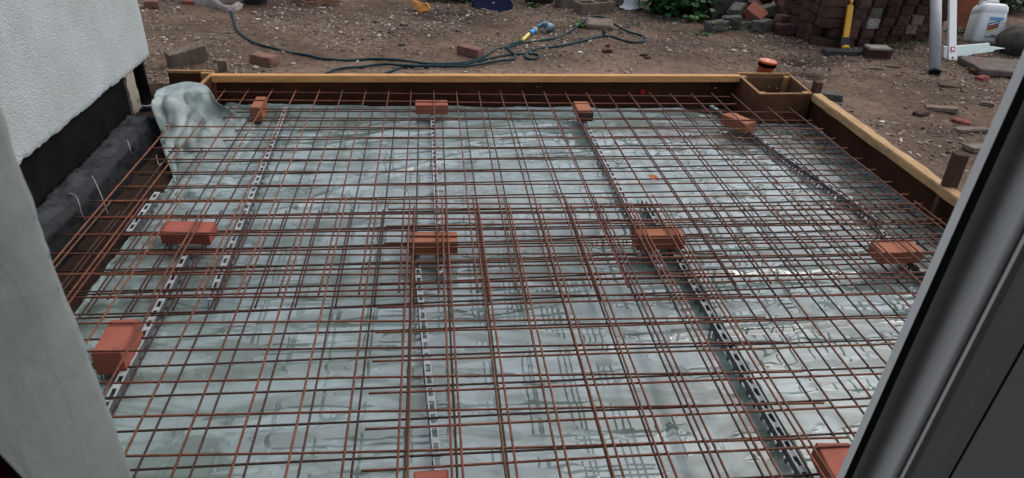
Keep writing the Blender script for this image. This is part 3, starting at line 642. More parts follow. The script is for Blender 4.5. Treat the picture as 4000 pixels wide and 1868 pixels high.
Ls = [(-1.468+.1510*k, -.125, -2.34, 0) for k in range(27)]; Cs = [(-.150-.1500*k, -1.56, 2.50, 0) for k in range(15)]
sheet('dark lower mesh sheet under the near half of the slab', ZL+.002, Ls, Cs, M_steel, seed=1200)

# ================================================================== SPACERS
def spacer(p0, p1, label):
    p0 = Vector((*p0, 0)); p1 = Vector((*p1, 0)); d = p1-p0; L_ = d.length; d.normalize(); nx = Vector((-d.y, d.x, 0)); H = .042
    rot = math.atan2(d.y, d.x); mid = (p0+p1)/2
    t = thing('mesh_spacer', mid, label, 'spacer', 'castellated plastic mesh spacers')
    n = int(L_/.06); top = MB(); legs = {-1: MB(), 1: MB()}
    for s in (-1, 1): top.box(mid+nx*s*.0105+Vector((0,0,H)), (L_,.0052,.004), rot)
    for k in range(n+1):
        c = p0+d*(k*.06+.011)
        top.box(c+Vector((0,0,H)), (.022,.0158,.0036), rot)
        for s in (-1, 1):
            a = c+nx*s*.0132; b_ = c+nx*s*.0165
            P = [a-d*.009+Vector((0,0,H-.022)), a+d*.009+Vector((0,0,H-.022)), b_+d*.007+Vector((0,0,.002)), b_-d*.007+Vector((0,0,.002))]
            legs[s].prism(P, [q-nx*s*.002 for q in P])
    for s in (-1, 1): legs[s].box(mid+nx*s*.0128+Vector((0,0,H-.0125)), (L_,.0018,.022), rot)
    top.build('top_strip', M_plastic, t)
    for s in (-1, 1): legs[s].build('side_leg', M_side, t)
g2 = lambda x, y: tuple(G(x, y, .042)[:2])
spacer((-.962,1.30), (-.888,-.80), 'long plastic spacer left of the middle, running from the far red brick')
spacer((-.012,1.21), (.010,-.66), 'plastic spacer running from the far middle brick to the brick in the centre')
spacer((-.115,-.20), (.030,-2.30), 'plastic spacer running from the centre brick towards the doorway')
spacer((.985,1.16), g2(2580,1042), 'plastic spacer below the third brick along the far side')
spacer(g2(2515,780), g2(3200,1950), 'plastic spacer running from the right centre brick to the near right brick')
spacer((1.975,1.40), (2.265,-.28), 'slanting plastic spacer near the right hand formwork side')
spacer((2.21,-.36), (2.13,-1.25), 'plastic spacer below the right edge brick by the door')
spacer((-1.078,-.44), (-1.04,-2.2), 'plastic spacer at the near left beside the large brick')
spacer((-1.378,.10), (-1.378,-.28), 'plastic spacer half under the membrane along the dark footing')

# ================================================================== RED BRICKS under the mesh
def brick_mesh(dims, bev=.003, chip=0, seed=0, cuts=0):
    bm = bmesh.new(); bmesh.ops.create_cube(bm, size=1)
    for v in bm.verts: v.co = Vector((v.co.x*dims[0], v.co.y*dims[1], v.co.z*dims[2]))
    if cuts: bmesh.ops.subdivide_edges(bm, edges=bm.edges, cuts=cuts, use_grid_fill=True)
    ed = [e for e in bm.edges if e.calc_face_angle(0) > .5]
    bmesh.ops.bevel(bm, geom=ed, offset=bev, segments=2, affect='EDGES')
    r = random.Random(seed)
    for v in bm.verts:
        ex = sum(abs(c) > .85*d/2 for c, d in zip(v.co, dims))
        k = chip*(1+2.2*(ex >= 2))*(.3+r.random())
        if chip: v.co -= v.co.normalized()*k*r.random()
    me = bpy.data.meshes.new('brick'); bm.to_mesh(me); bm.free(); return me
def brick(loc, rot, dims, M, label, cat='brick', group=None, name='brick', bev=.003, chip=0, seed=0, tilt=(0,0), cuts=0, end=None):
    me = brick_mesh(dims, bev, chip or .0006, seed, cuts or 4); me.materials.append(M)
    if end:
        me.materials.append(end[1])
        for p in me.polygons:
            if p.normal.dot(Vector(end[0])) > .7: p.material_index = 1
    o = bpy.data.objects.new(name, me); COL.objects.link(o); o.location = loc; o.rotation_euler = (tilt[0], tilt[1], rot); return tag(o, label, cat, group)
BD = (.210,.100,.063); TOP = .1215
def slab_brick(c, rot, label, dims=BD, **kw): return brick((c[0], c[1], TOP-dims[2]/2), rot, dims, M_brick, label, group='red bricks propping up the mesh', name='red_brick', **kw)
slab_brick((-1.103,1.184), R(91), 'red brick standing on edge in the far left of the mesh', dims=(.200,.064,.100))
slab_brick((-.016,1.195), R(1), 'red brick lying along the far side at the middle spacer')
slab_brick((.981,1.139), R(89), 'red brick seen end on with a dark end, far right of centre', end=((-1,0,0), M_brickdark))
slab_brick((1.985,.955), R(-62), 'red brick set askew beside the far right corner box', dims=(.205,.102,.068))
slab_brick((-1.08,-.382), R(-5), 'red brick on the left in front of the dark footing')
slab_brick((-.017,-.503), R(-1), 'red brick in the centre where two spacers meet')
slab_brick((1.012,-.487), R(1), 'red brick right of centre between two overlapping mesh sheets', dims=(.225,.103,.066))
slab_brick((2.09,-.645), R(1), 'red brick at the right edge next to the door frame')
slab_brick((-1.105,-1.125), R(92), 'large looking red brick at the near left beside the plaster wall', dims=(.190,.095,.092))
slab_brick((-.032,-1.815), R(1), 'red brick cut by the bottom edge of the picture at the centre', dims=(.098,.100,.063))
slab_brick((1.172,-1.85), R(86), 'red brick in the near right corner beside the door frame', dims=(.215,.108,.068))

# ================================================================== bits in the garden
def gz(x, y): return float(ground_h(np.array(x), np.array(y)))
def gbrick(px, py, rot, dims, M, label, lift=0, chip=.0022, seed=1, tilt=(0,0), cat='brick', name='brick', group=None, cuts=3, zref=.12, end=None, sink=.006):
    p = G(px, py, zref); zz = gz(p.x, p.y); p = G(px, py, zz)
    return brick((p.x, p.y, zz+dims[2]/2+lift-sink), rot, dims, M, label, cat, group, name, .004, chip, seed, tilt, cuts, end)
gbrick(1036, 247, R(-34), (.205,.10,.068), M_oldbrick, 'dusty loose brick on the soil near the far left of the formwork', seed=2)
gbrick(1838, 213, R(-38), (.205,.10,.068), M_oldbrick, 'dusty loose brick beside the green hose', seed=3)
gbrick(595, 30, R(15), (.12,.10,.07), M_oldbrick, 'half brick on the soil close to the white house', seed=4)
gbrick(3420, 222, R(-4), (.215,.12,.085), M_pave, 'brown brick capped with old mortar standing in front of the brick stack', seed=5)
p = G(3420, 222, .12); q = MB(); rng2 = random.Random(4)
o = brick((p.x, p.y+.005, gz(p.x, p.y)+.088), R(-6), (.205,.115,.022), M_mortar, 'pale mortar cake lying on the brown brick', 'mortar', None, 'mortar_lump', .004, .005, 9, (.03,.02), 4)
# leaning kerb piece and wooden pegs
gbrick(735, 252, R(40), (.27,.085,.13), M_greywood, 'grey timber offcut leaning out of the soil behind the far left box', tilt=(.25,-.12), cat='timber', name='timber_offcut', seed=6)
p = G(770, 205, .14); brick((p.x+.01, p.y+.02, gz(p.x, p.y)+.04), R(30), (.10,.07,.07), M_mortar, 'pale broken mortar lump at the end of the grey timber offcut', 'mortar', None, 'mortar_lump', .008, .008, 12, (.2,.3), 4)
def peg(px, py, ztop, w, d, lean, M, label, rot=0):
    p = G(px, py, ztop); t = MB(); b0 = Vector((p.x-lean[0], p.y-lean[1], -.02)); 
    ax = Vector((math.cos(rot), math.sin(rot), 0))*w/2; ay = Vector((-math.sin(rot), math.cos(rot), 0))*d/2
    base = [b0-ax-ay, b0+ax-ay, b0+ax+ay, b0-ax+ay]; tp = [p-ax-ay, p+ax-ay+Vector((0,0,-.006)), p+ax+ay, p-ax+ay+Vector((0,0,.004))]
    t.prism(base, tp); o = t.build('wooden_peg', M, None, bevel=.003, org=b0); return tag(o, label, 'peg')
peg(867, 232, .20, .062, .055, (0,0), M_greywood, 'short grey wooden peg behind the left end of the far rail', .05)
peg(3755, 600, .40, .072, .035, (-.01,.01), M_oldwood, 'dark wooden peg standing outside the right hand rail', -.15)
peg(3198, 318, .27, .055, .045, (0,0), M_oldwood, 'dark wooden peg at the outer side of the corner box', .1)
gbrick(3240, 385, R(-20), (.16,.10,.05), M_pavedark, 'dark flat offcut lying outside the corner box', seed=8)

# flat pieces of brick and slate on the soil to the right
frags = [(3415,272,.13,.05,.022,M_slabstone,R(-8),'pale flat stone chip in front of the mortar capped brick'), (3487,262,.12,.05,.02,M_slabstone,R(-14),'grey flat stone chip left of the grey pipe'),
 (3675,430,.20,.11,.03,M_slabstone,R(-28),'flat grey stone in the soil above the red tile fragment'), (3752,478,.12,.08,.025,M_pavered,R(-35),'flat red tile fragment on the soil near the door'),
 (3797,512,.22,.075,.025,M_slabstone,R(-6),'long flat grey stone beside the red tile fragment'), (3710,345,.17,.035,.025,M_oldwood,R(-8),'thin dark stick of broken slate below the grey pipe'),
 (3595,450,.10,.07,.03,M_oldwood,R(20),'dark crumbly clod among the stones on the right'), (3795,260,.13,.09,.06,M_oldbrick,R(-38),'broken brown brick at the corner of the paving slab'),
 (3815,290,.12,.07,.045,M_pave,R(-25),'dark brown brick end lying in front of the broken brown brick'), (3835,312,.10,.07,.035,M_pavered,R(20),'bright red brick fragment below the paving slab'),
 (3815,585,.17,.10,.03,M_slabstone,R(10),'pale stone half hidden by the door frame above the right peg'), (3855,412,.09,.07,.03,M_slabstone,R(-40),'small dark stone near the door frame'),
 (2375,182,.045,.035,.03,M_pavered,R(70),'small red brick chip standing below the hose loop'), (2370,205,.09,.045,.03,M_oldwood,R(5),'dark clod below the red brick chip'),
 (2515,220,.07,.045,.025,M_oldwood,R(-10),'brown clod in the sandy soil right of the hose'), (2530,228,.05,.04,.02,M_oldwood,R(30),'second small brown clod right of the hose'),
 (1570,178,.06,.03,.02,M_pavedark,R(-10),'flat black stone on the soil left of the loose brick'), (3880,262,.08,.06,.02,M_mortar,R(-10),'pale chip beside the paving slab'), (3860,345,.06,.03,.015,M_pavered,R(-30),'thin red tile sliver near the door frame'),
 (3640,762,.10,.05,.02,M_oldwood,R(-40),'dark splinter of wood outside the right rail'), (735,18,.10,.05,.04,M_pavered,R(5),'red brick end beside the dirty sack'), (3040,330,.0,.0,.0,None,0,'')]
for k, (px, py, l, w_, h_, M, rt, lbl) in enumerate(frags):
    if M: gbrick(px, py, rt, (l, w_, h_), M, lbl, chip=.006 if l > .06 else .004, seed=20+k, name='stone' if 'stone' in lbl else 'rubble', cat='stone' if 'stone' in lbl else 'rubble', sink=.004, tilt=(random.uniform(-.1,.1), random.uniform(-.1,.1)))
# a few conspicuous white flints
for k, (px, py, s) in enumerate([(3444,477,.028),(3440,492,.024),(2265,205,.03),(2690,372-160,.014),(1455,180,.016),(2272,213,.018)]):
    p = G(px, py, .12); bm = bmesh.new(); bmesh.ops.create_icosphere(bm, subdivisions=2, radius=s/2); r = random.Random(k)
    for v in bm.verts: v.co = Vector((v.co.x*1.4, v.co.y*.8, v.co.z*.5))*(1+.25*(r.random()-.5))
    me = bpy.data.meshes.new('flint'); bm.to_mesh(me); bm.free(); me.materials.append(M_upvc if k in (0,2) else M_mortar)
    o = bpy.data.objects.new('flint', me); COL.objects.link(o); o.location = (p.x, p.y, gz(p.x, p.y)+.006)
    tag(o, ['white flake lying on the soil right of the right hand rail','cream flint just below the white flake on the right','long white flake on the soil below the hose end','pale flint on the sandy soil beyond the far rail','white round flint on the soil left of the loose brick','pale flake just below the long white flake'][k], 'stone')

# paving slab, rock, log-like lump
p = G(3880, 262, .15); o = brick((p.x+.12, p.y, gz(p.x, p.y)+.03), R(-12), (.62,.42,.05), M_slab, 'grey brown paving slab lying below the jerry can', 'paving slab', None, 'paving_slab', .006, .004, 3, (0,0), 4)
p = G(2345, 108, .12); o = brick((p.x, p.y+.05, gz(p.x, p.y)+.035), R(-8), (.26,.20,.05), M_slabstone, 'flat stone under the arch of the hose', 'stone', None, 'stone', .01, .010, 5, (.14,.02), 4)
def lump(px, py, size, M, label, cat, name, seed, lift=0):
    p = G(px, py, .12); bm = bmesh.new(); bmesh.ops.create_icosphere(bm, subdivisions=4, radius=1)
    for v in bm.verts:
        n_ = float(fbm(np.array(v.co.x*1.7+seed), np.array(v.co.y*1.7+v.co.z*1.3), seed, 4)); v.co = Vector((v.co.x*size[0], v.co.y*size[1], v.co.z*size[2]))*(.65+.7*n_)
    me = bpy.data.meshes.new(name); bm.to_mesh(me); bm.free(); me.materials.append(M); me.polygons.foreach_set('use_smooth', [True]*len(me.polygons))
    o = bpy.data.objects.new(name, me); COL.objects.link(o); o.location = (p.x, p.y, gz(p.x, p.y)+size[2]*.7+lift); return tag(o, label, cat)
lump(3985, 205, (.20,.22,.16), M_rock, 'large dark grey rock at the right edge beside the jerry can', 'rock', 'rock', 3)
lump(3185, 205, (.30,.10,.05), M_tray, 'heap of dark wet soil behind the orange drain', 'soil heap', 'soil_heap', 5, -.03) if False else None

# orange drain pipe with cap
dr = thing('drain_pipe', (2.79,2.02,0), 'orange capped drain pipe rising behind the corner box', 'drain pipe')
p = G(3000, 239, .285)
cx_, cy_ = p.x, p.y; tl = Matrix.Rotation(R(4), 3, 'Y')
mb = MB(); mb.tube([(cx_-.02, cy_, 0), (cx_, cy_, .27)], .058, 28); mb.build('pipe', M_orangedk, dr, smooth=False)
mb = MB(); mb.lathe((cx_, cy_, .247), [(.063,0),(.067,.004),(.067,.022),(.064,.026)], 32, tl); mb.build('seal_ring', M_gasket, dr, smooth=False)
mb = MB(); mb.lathe((cx_, cy_, .273), [(.063,0),(.067,.004),(.067,.014),(.063,.018),(.0,.019)], 32, tl); cap_ = mb.build('cap', M_orange, dr, smooth=False)
mb = MB(); mb.box((cx_-.004, cy_-.004, .2935), (.024,.018,.003), .2); mb.build('cap_sticker', M_upvc, cap_)

# hose
c1 = lambda x, y: (500+x/3.646, y/3.646); c2 = lambda x, y: (1100+x/3.646, y/3.646); c3 = lambda x, y: (1700+x/3.646, y/3.646); c4 = lambda x, y: (2300+x/3.646, y/3.646)
st1 = [c1(1440,60),c1(1460,150),c1(1500,260),c1(1530,380),c1(1600,480),c1(1720,570),c1(1880,640),c1(2080,690),c1(2300,750),c1(2540,785),c2(560,835),c2(720,850),c2(900,862),c2(1080,855),c2(1300,840),c2(1500,845),c2(1700,860),c2(1850,880),c2(2050,905),c2(2300,912),
       c3(0,912),c3(240,908),c3(500,880),c3(700,805),c3(860,710),c3(1030,675),c3(1230,620),c3(1500,580),c3(1800,520),c3(2000,430),c3(2200,320),c3(2330,295),c3(2480,325),c4(250,320),c4(400,400),c4(560,470),c4(740,510),c4(805,560),c4(760,600),c4(640,605),c4(500,580),c4(330,525),c4(200,515),
       c3(2400,516),c3(2250,545),c3(2000,610),c3(1750,660),c3(1500,690),c3(1350,730),c3(1280,780),c3(1310,832),c3(1420,842),c3(1480,800),c3(1420,772),c3(1330,770),c3(1150,775),c3(1000,790),c3(750,840),c3(500,900),c3(400,922),c3(240,930),c3(0,930),c2(2300,930),c2(2000,932),c2(1850,948),c2(1700,970),c2(1550,1020),c2(1430,1062)]
st2 = [c3(1255,572),c3(1150,612),c3(1050,640),c3(1040,690),c3(1090,740),c3(1140,790),c3(1100,845),c3(900,870),c3(700,905),c3(450,945),c3(200,948),c3(0,948),c2(2300,946),c2(2000,942),c2(1700,930),c2(1500,915),c2(1300,930),c2(1100,955),c2(900,970),c2(750,1000),c2(640,1050)]
hz = thing('garden_hose', G(*c3(900,800), .12), 'dark green garden hose snaking over the soil behind the far rail', 'hose')
def lay(px, py, r=.010, lift=0):
    p = G(px, py, .13); z = gz(p.x, p.y)+r*.8+lift; return G(px, py, z)
mb = MB(); P = catmull([lay(*q) for q in st1], 6)
P = [q+Vector((0,0,.045*math.exp(-((q.x-1.5)/.25)**2)*(q.y > 2.95))) for q in P]
mb.tube(P, .0098, 9); mb.tube(catmull([lay(*q, lift=.012) for q in st2], 6), .0098, 9); mb.build('hose', M_hose, hz, smooth=True)
nz = [lay(*c3(x, y), lift=.012) for x, y in ((1235,580),(1330,490),(1350,475),(1410,440),(1425,425),(1530,345),(1545,335))]
k_ = mb = MB(); mb.tube([nz[0], nz[0].lerp(nz[1], .3), nz[0].lerp(nz[1], .6), nz[1]], [.012,.016,.013,.016], 12); mb.build('hose_connector', M_yel, hz, smooth=True)
mb = MB(); mb.tube([nz[1], nz[2]], .014, 12); mb.build('connector_neck', M_black, hz)
mb = MB(); mb.tube([nz[2], nz[3]], [.021,.021], 14); mb.build('snap_collar', M_blue, hz)
mb = MB(); mb.tube([nz[3], nz[4]], .026, 14); mb.build('collar', M_plastic, hz)
hd = lay(*c3(1540,335), lift=.05); mb = MB(); mb.tube([nz[4], nz[4].lerp(hd, .5), hd, hd+Vector((.02,.01,.0))], [.017,.018,.020,.018], 12); nzl = mb.build('nozzle_grip', M_teal, hz, smooth=True)
hb = lay(*c3(1580,375), lift=.045); he = lay(*c3(1665,398), lift=.035)
mb = MB(); mb.tube([hd, hb], [.018,.024], 12); mb.build('nozzle_neck', M_teal, hz, smooth=True)
mb = MB(); mb.tube([hb, hb.lerp(he, .6)], [.034,.038], 18); mb.build('nozzle_head', M_greyp, hz)
mb = MB(); mb.tube([hb.lerp(he, .6), he], [.039,.036], 18); mb.build('nozzle_rim', M_teal, hz)

# twig
q = MB(); q.tube([lay(*c1(980,500), r=.004), lay(*c1(1180,535), r=.006), lay(*c1(1390,578), r=.004)], .0035, 6); tag(q.build('twig', M_mortar, None, org=G(820,147)), 'thin pale twig on the soil near the white house', 'twig')

# ------------------------------------------------------------------ far left: tub, sack, wire coil
p = G(1000, 25, .10); tb = thing('bucket', (p.x, p.y, .08), 'black plastic bucket sunk into the soil at the back left', 'bucket')
mb = MB(); mb.lathe((p.x, p.y+.02, .08), [(.09,0),(.105,.01),(.13,.30),(.138,.31),(.138,.33),(.124,.33),(.10,.03),(.0,.03)], 32); mb.build('tub', M_black, tb, smooth=False)
mb = MB(); mb.tube([(p.x+.14*math.cos(a_), p.y+.02+.14*math.sin(a_), .40-.10*math.sin(a_)**2) for a_ in np.linspace(math.pi, 2*math.pi, 14)], .003, 6); mb.build('handle', M_steel, tb, smooth=True)
rows = []
for k, (px, py, wd, hh) in enumerate([(690,-8,.05,.06),(740,-2,.07,.09),(790,4,.075,.10),(835,14,.06,.08),(870,26,.045,.06),(900,30,.05,.05),(930,24,.06,.07),(952,18,.03,.03)]):
    p = G(px, py+14, .12); zb = gz(p.x, p.y); rr = []
    for t in np.linspace(-.2, 1.2, 14):
        a_ = math.pi*t; j = 1+.35*(float(vnoise(k*1.3, t*6, 3))-.5)
        rr.append((p.x+.01*k*0, p.y-wd*math.cos(a_)*j, zb+hh*math.sin(a_)*j))
    rows.append(rr)
SS = up(np.array(rows), 0, 6); nn = fbm(np.linspace(0, 9, SS.shape[0])[:, None]*1.5, np.linspace(0, 5, SS.shape[1])[None]*1.5, 77, 3); SS[..., 2] += .03*(nn-.5); SS[..., 1] += .03*(nn-.5)
mb = MB(); mb.grid(SS); tag(mb.build('sack', M_sack, None, smooth=True, org=G(820,20)), 'dirty white sack lying crumpled beside the black bucket', 'sack')
p = G(1235, 18, .12); q = MB()
for k in range(9):
    r0 = .20+.02*random.random(); ox, oy = random.uniform(-.03,.03), random.uniform(-.03,.03); zz = gz(p.x, p.y)+.01+k*.006
    q.tube([(p.x+ox+r0*math.cos(a_), p.y+.06+oy+r0*.75*math.sin(a_), zz+.012*math.sin(a_*2+k)) for a_ in np.linspace(0, 6.283, 40)], .003, 5, cap=False)
tag(q.build('wire_coil', M_rust, None, smooth=True, org=(p.x, p.y, .12)), 'rusty coil of tying wire lying at the back', 'wire coil')
# split orange wood
pts = [c2(1865,10), c2(1905,20), c2(1990,60), c2(2060,50), c2(2110,130), c2(2090,165), c2(2010,165), c2(1990,200), c2(1880,120)]
Yw = G(1645, 48, .12).y; F_ = [atY(px, py, Yw+.02*((i*7) % 3)/3+(.10*(48-py)/48)) for i, (px, py) in enumerate(pts)]
q = MB(); q.prism(F_, [v+Vector((.012,.035,.004)) for v in F_]); tag(q.build('wood_piece', M_bark, None, bevel=.002, org=G(1645,48)), 'orange piece of split wood propped on the dark soil at the back', 'wood')
# blue lid, black pot
p = G(1925, 28, .13); ld = thing('lid', (p.x, p.y, .12), 'dark blue round lid lying on the ground at the back', 'lid')
tl = Matrix.Rotation(R(14), 3, 'X')
mb = MB(); mb.lathe((p.x, p.y+.05, .15), [(.19,-.02),(.205,-.015),(.208,.0),(.203,.012),(.19,.014),(.17,.008),(.0,.010)], 48, tl); mb.build('disc', M_navy, ld, smooth=True)
mb = MB(); v = tl @ Vector((.01,-.005,.012)); mb.lathe((p.x+v.x, p.y+.05+v.y, .15+v.z), [(.012,0),(.013,.004),(.006,.007)], 10, tl); mb.build('button', M_mortar, ld)
p = G(2110, 18, .12); mb = MB(); mb.lathe((p.x, p.y+.10, .11), [(.14,0),(.155,.01),(.185,.26),(.195,.265),(.195,.29),(.17,.29),(.15,.06),(0,.06)], 32); tag(mb.build('plant_pot', M_black, None, smooth=False, org=(p.x, p.y+.1, .11)), 'black plant pot standing at the back between blue lid and hollow blocks', 'plant pot')
# hollow blocks
def hollow(px, py, rot, label, L_=.40, W_=.17, H_=.10, lift=0, bare=True):
    p = G(px, py, .12); t = thing('hollow_block', (p.x, p.y, gz(p.x, p.y)), label, 'block', 'hollow concrete blocks'); t.rotation_euler = (0, 0, rot)
    o0 = ORG[t.name]; q = MB(); th = .028
    zc = o0.z+H_/2+lift
    for s in (-1, 1): q.box((o0.x, o0.y+s*(W_/2-th/2), zc), (L_,th,H_))
    for x in (-L_/2+th/2, 0, L_/2-th/2): q.box((o0.x+x, o0.y, zc), (th, W_-2*th, H_-.003))
    q.build('shell', M_block, t, bevel=.004)
    q = MB(); q.box((o0.x, o0.y, o0.z+.02+lift), (L_-.06, W_-.06, .03)); q.build('core', M_soil, t); return t
hollow(2318, 48, R(24), 'hollow concrete block with two open cells, nearest of the group at the back')
hollow(2245, 26, R(20), 'hollow concrete block just behind the nearest one, partly cut off by the top edge')
hollow(2418, 22, R(4), 'hollow concrete block leaning against the white bucket')
# white bucket with flared torn skirt
p = G(2468, 38, .13); q = MB(); n_ = 40; prof = [(.105,.0),(.082,.02),(.066,.06),(.066,.14),(.075,.30),(.085,.42)]; vs = []
for j, (r_, z_) in enumerate(prof):
    for k in range(n_):
        a_ = 2*math.pi*k/n_; rr = r_*(1+(.22*(vnoise(k*.6, 2, 4)-.3) if j == 0 else 0)); vs.append((p.x+rr*math.cos(a_)*1.15, p.y+.06+rr*math.sin(a_), gz(p.x, p.y)+z_+(.03*vnoise(k*.9, 1, 3) if j == 0 else 0)))
q.add(vs, [[j*n_+k, j*n_+(k+1)%n_, (j+1)*n_+(k+1)%n_, (j+1)*n_+k] for j in range(len(prof)-1) for k in range(n_)])
o = q.build('torn_tub', M_can, None, smooth=True, org=(p.x, p.y+.06, .12)); sm = o.modifiers.new('thickness', 'SOLIDIFY'); sm.thickness = .004; tag(o, 'white plastic tub with a torn flared rim next to the green bush', 'tub')

# ------------------------------------------------------------------ plants
def leaf_verts(s, w_):
    return [(0,0,0),(-.35*w_*s,.22*s,.03*s),(-.5*w_*s,.5*s,.05*s),(-.25*w_*s,.8*s,.02*s),(0,1.05*s,-.06*s),(.25*w_*s,.8*s,.02*s),(.5*w_*s,.5*s,.05*s),(.35*w_*s,.22*s,.03*s),(0,.5*s,-.02*s)]
LF = [[0,1,8],[1,2,8],[2,3,8],[3,4,8],[4,5,8],[5,6,8],[6,7,8],[7,0,8]]
def plant(name, label, cat, centre, ext, n, s0, s1, M, seed, flat=.5, group=None, wid=1.0):
    r = random.Random(seed); t = thing(name, centre, label, cat, group); c = Vector(centre); fo = MB(); st = MB()
    nst = max(3, n//22)
    stems = []
    for k in range(nst):
        a_ = r.uniform(0, 6.283); q = math.sqrt(r.random()); top = c+Vector((q*math.cos(a_)*ext[0]*.9, q*math.sin(a_)*ext[1]*.9, ext[2]*(.35+.65*r.random())*(1-.45*q)))
        b_ = c+Vector(((top.x-c.x)*.5, (top.y-c.y)*.5, 0)); mid = b_.lerp(top, .5)+Vector((r.uniform(-.02,.02), r.uniform(-.02,.02), .02)); stems.append((b_, mid, top)); st.tube([b_, mid, top], [.004,.003,.002], 5)
    for k in range(n):
        b_, mid, top = stems[r.randrange(nst)]; u = r.random()**.6; p_ = (b_.lerp(mid, u*2) if u < .5 else mid.lerp(top, u*2-1)) + Vector((r.gauss(0,1)*ext[0]*.16, r.gauss(0,1)*ext[1]*.16, r.gauss(0,1)*ext[2]*.09))
        p_.z = max(p_.z, c.z+.005); s = r.uniform(s0, s1)
        out = Vector((p_.x-c.x, p_.y-c.y, 0)); yaw = math.atan2(out.y, out.x)-math.pi/2+r.uniform(-1.1,1.1); pit = r.uniform(-.9,.5)*(1-flat)+r.uniform(-.7,.15)*flat
        Mx = Matrix.Rotation(yaw, 3, 'Z') @ Matrix.Rotation(pit, 3, 'X') @ Matrix.Rotation(r.uniform(-.5,.5), 3, 'Y')
        fo.add([Mx @ Vector(v)+p_ for v in leaf_verts(s, wid)], LF)
    f_ = fo.build('foliage', M, t, smooth=True); st.build('stem', M_stem, t); return t
def leaf_mat(name, base, alt):
    M = mat(name, base, .5); t = M.node_tree; N = t.nodes; L = t.links; g = N.new('ShaderNodeNewGeometry'); r = N.new('ShaderNodeValToRGB'); r.color_ramp.elements[0].color = (*base, 1); r.color_ramp.elements[1].color = (*alt, 1)
    L.new(g.outputs['Random Per Island'], r.inputs[0]); L.new(r.outputs[0], N['Principled BSDF'].inputs['Base Color']); return M
M_ivy = leaf_mat('ivy leaves', (.020,.062,.024), (.055,.14,.05)); M_wd = leaf_mat('weed leaves', (.045,.12,.03), (.09,.20,.06)); M_dk = leaf_mat('dark leaves', (.012,.028,.016), (.035,.06,.03))
p = G(2645, 72, .12); plant('leafy_bush', 'dense green leafy bush between the white tub and the brick rubble', 'bush', (p.x+.06, p.y+.22, gz(p.x, p.y)), (.44,.30,.48), 1400, .045,.095, M_ivy, 3)
p = G(2690, 82, .12); plant('weed', 'green weed spilling from the bush towards the dark rubble', 'weed', (p.x+.08, p.y, gz(p.x, p.y)), (.17,.09,.10), 90, .025,.05, M_wd, 5)
p = G(2352, 96, .12); plant('weed', 'small bright weed left of the flat stone by the hose', 'weed', (G(2270,98).x, G(2270,98).y, gz(G(2270,98).x, G(2270,98).y)), (.09,.06,.04), 55, .02,.04, M_wd, 6)
p = G(2085, 32, .12); plant('weed', 'small weed in front of the black plant pot', 'weed', (p.x, p.y, gz(p.x, p.y)), (.06,.04,.05), 30, .03,.05, M_wd, 7)
p = G(1840, 12, .12); plant('weed', 'dark weed growing left of the blue lid', 'weed', (p.x, p.y+.05, gz(p.x, p.y)), (.16,.12,.14), 130, .025,.05, M_dk, 8)
p = G(1740, 15, .12); plant('leafy_bush', 'very dark low bush behind the orange split wood', 'bush', (p.x, p.y+.15, gz(p.x, p.y)), (.26,.2,.18), 380, .02,.045, M_dk, 9)
p = G(3985, 70, .12); plant('leafy_bush', 'dark bush behind the jerry can at the right edge', 'bush', (p.x+.1, p.y+.35, gz(p.x, p.y)), (.55,.3,.55), 700, .04,.08, M_dk, 19)
p = G(3800, 128, .12); plant('weed', 'low dark weeds behind the foot of the jerry can', 'weed', (p.x, p.y, gz(p.x, p.y)), (.30,.12,.05), 200, .02,.045, M_dk, 20)
p = G(2745, 128, .12); plant('weed', 'tiny moss green weed below the rubble', 'weed', (p.x, p.y, gz(p.x, p.y)), (.08,.06,.02), 60, .012,.022, M_wd, 10)
def grass(regs):
    V_, F_ = [], []; r = random.Random(5)
    for (px0, px1, py0, py1, n_, hh) in regs:
        for k in range(n_):
            p = G(r.uniform(px0, px1), r.uniform(py0, py1), .12); z = gz(p.x, p.y); a_ = r.uniform(0, 6.283); h_ = hh*(.4+.8*r.random()); w_ = .0022; d = Vector((math.cos(a_), math.sin(a_), 0)); s = Vector((-d.y, d.x, 0))*w_; o = len(V_)
            b_ = Vector((p.x, p.y, z-.004)); mid = b_+Vector((0,0,h_*.6))+d*h_*.25; tp = b_+Vector((0,0,h_*.75))+d*h_*.7
            V_ += [b_-s, b_+s, mid+s*.8, mid-s*.8, tp]; F_ += [[o,o+1,o+2,o+3],[o+3,o+2,o+4]]
    me = bpy.data.meshes.new('grass'); me.from_pydata([v[:] for v in V_], [], F_); me.materials.append(M_grass); ob = bpy.data.objects.new('grass', me); COL.objects.link(ob); tag(ob, 'sparse tufts of short grass in the soil at the back', kind='stuff')
grass([(3420,3570,150,196,520,.055),(3560,3640,150,180,120,.05),(2440,2500,85,105,90,.03),(2270,2330,78,115,120,.03),(2150,2210,85,125,80,.03),(2720,2770,115,140,120,.02),(3700,3960,120,190,420,.05),(2030,2060,10,40,60,.03),(1840,1870,20,50,60,.03)])

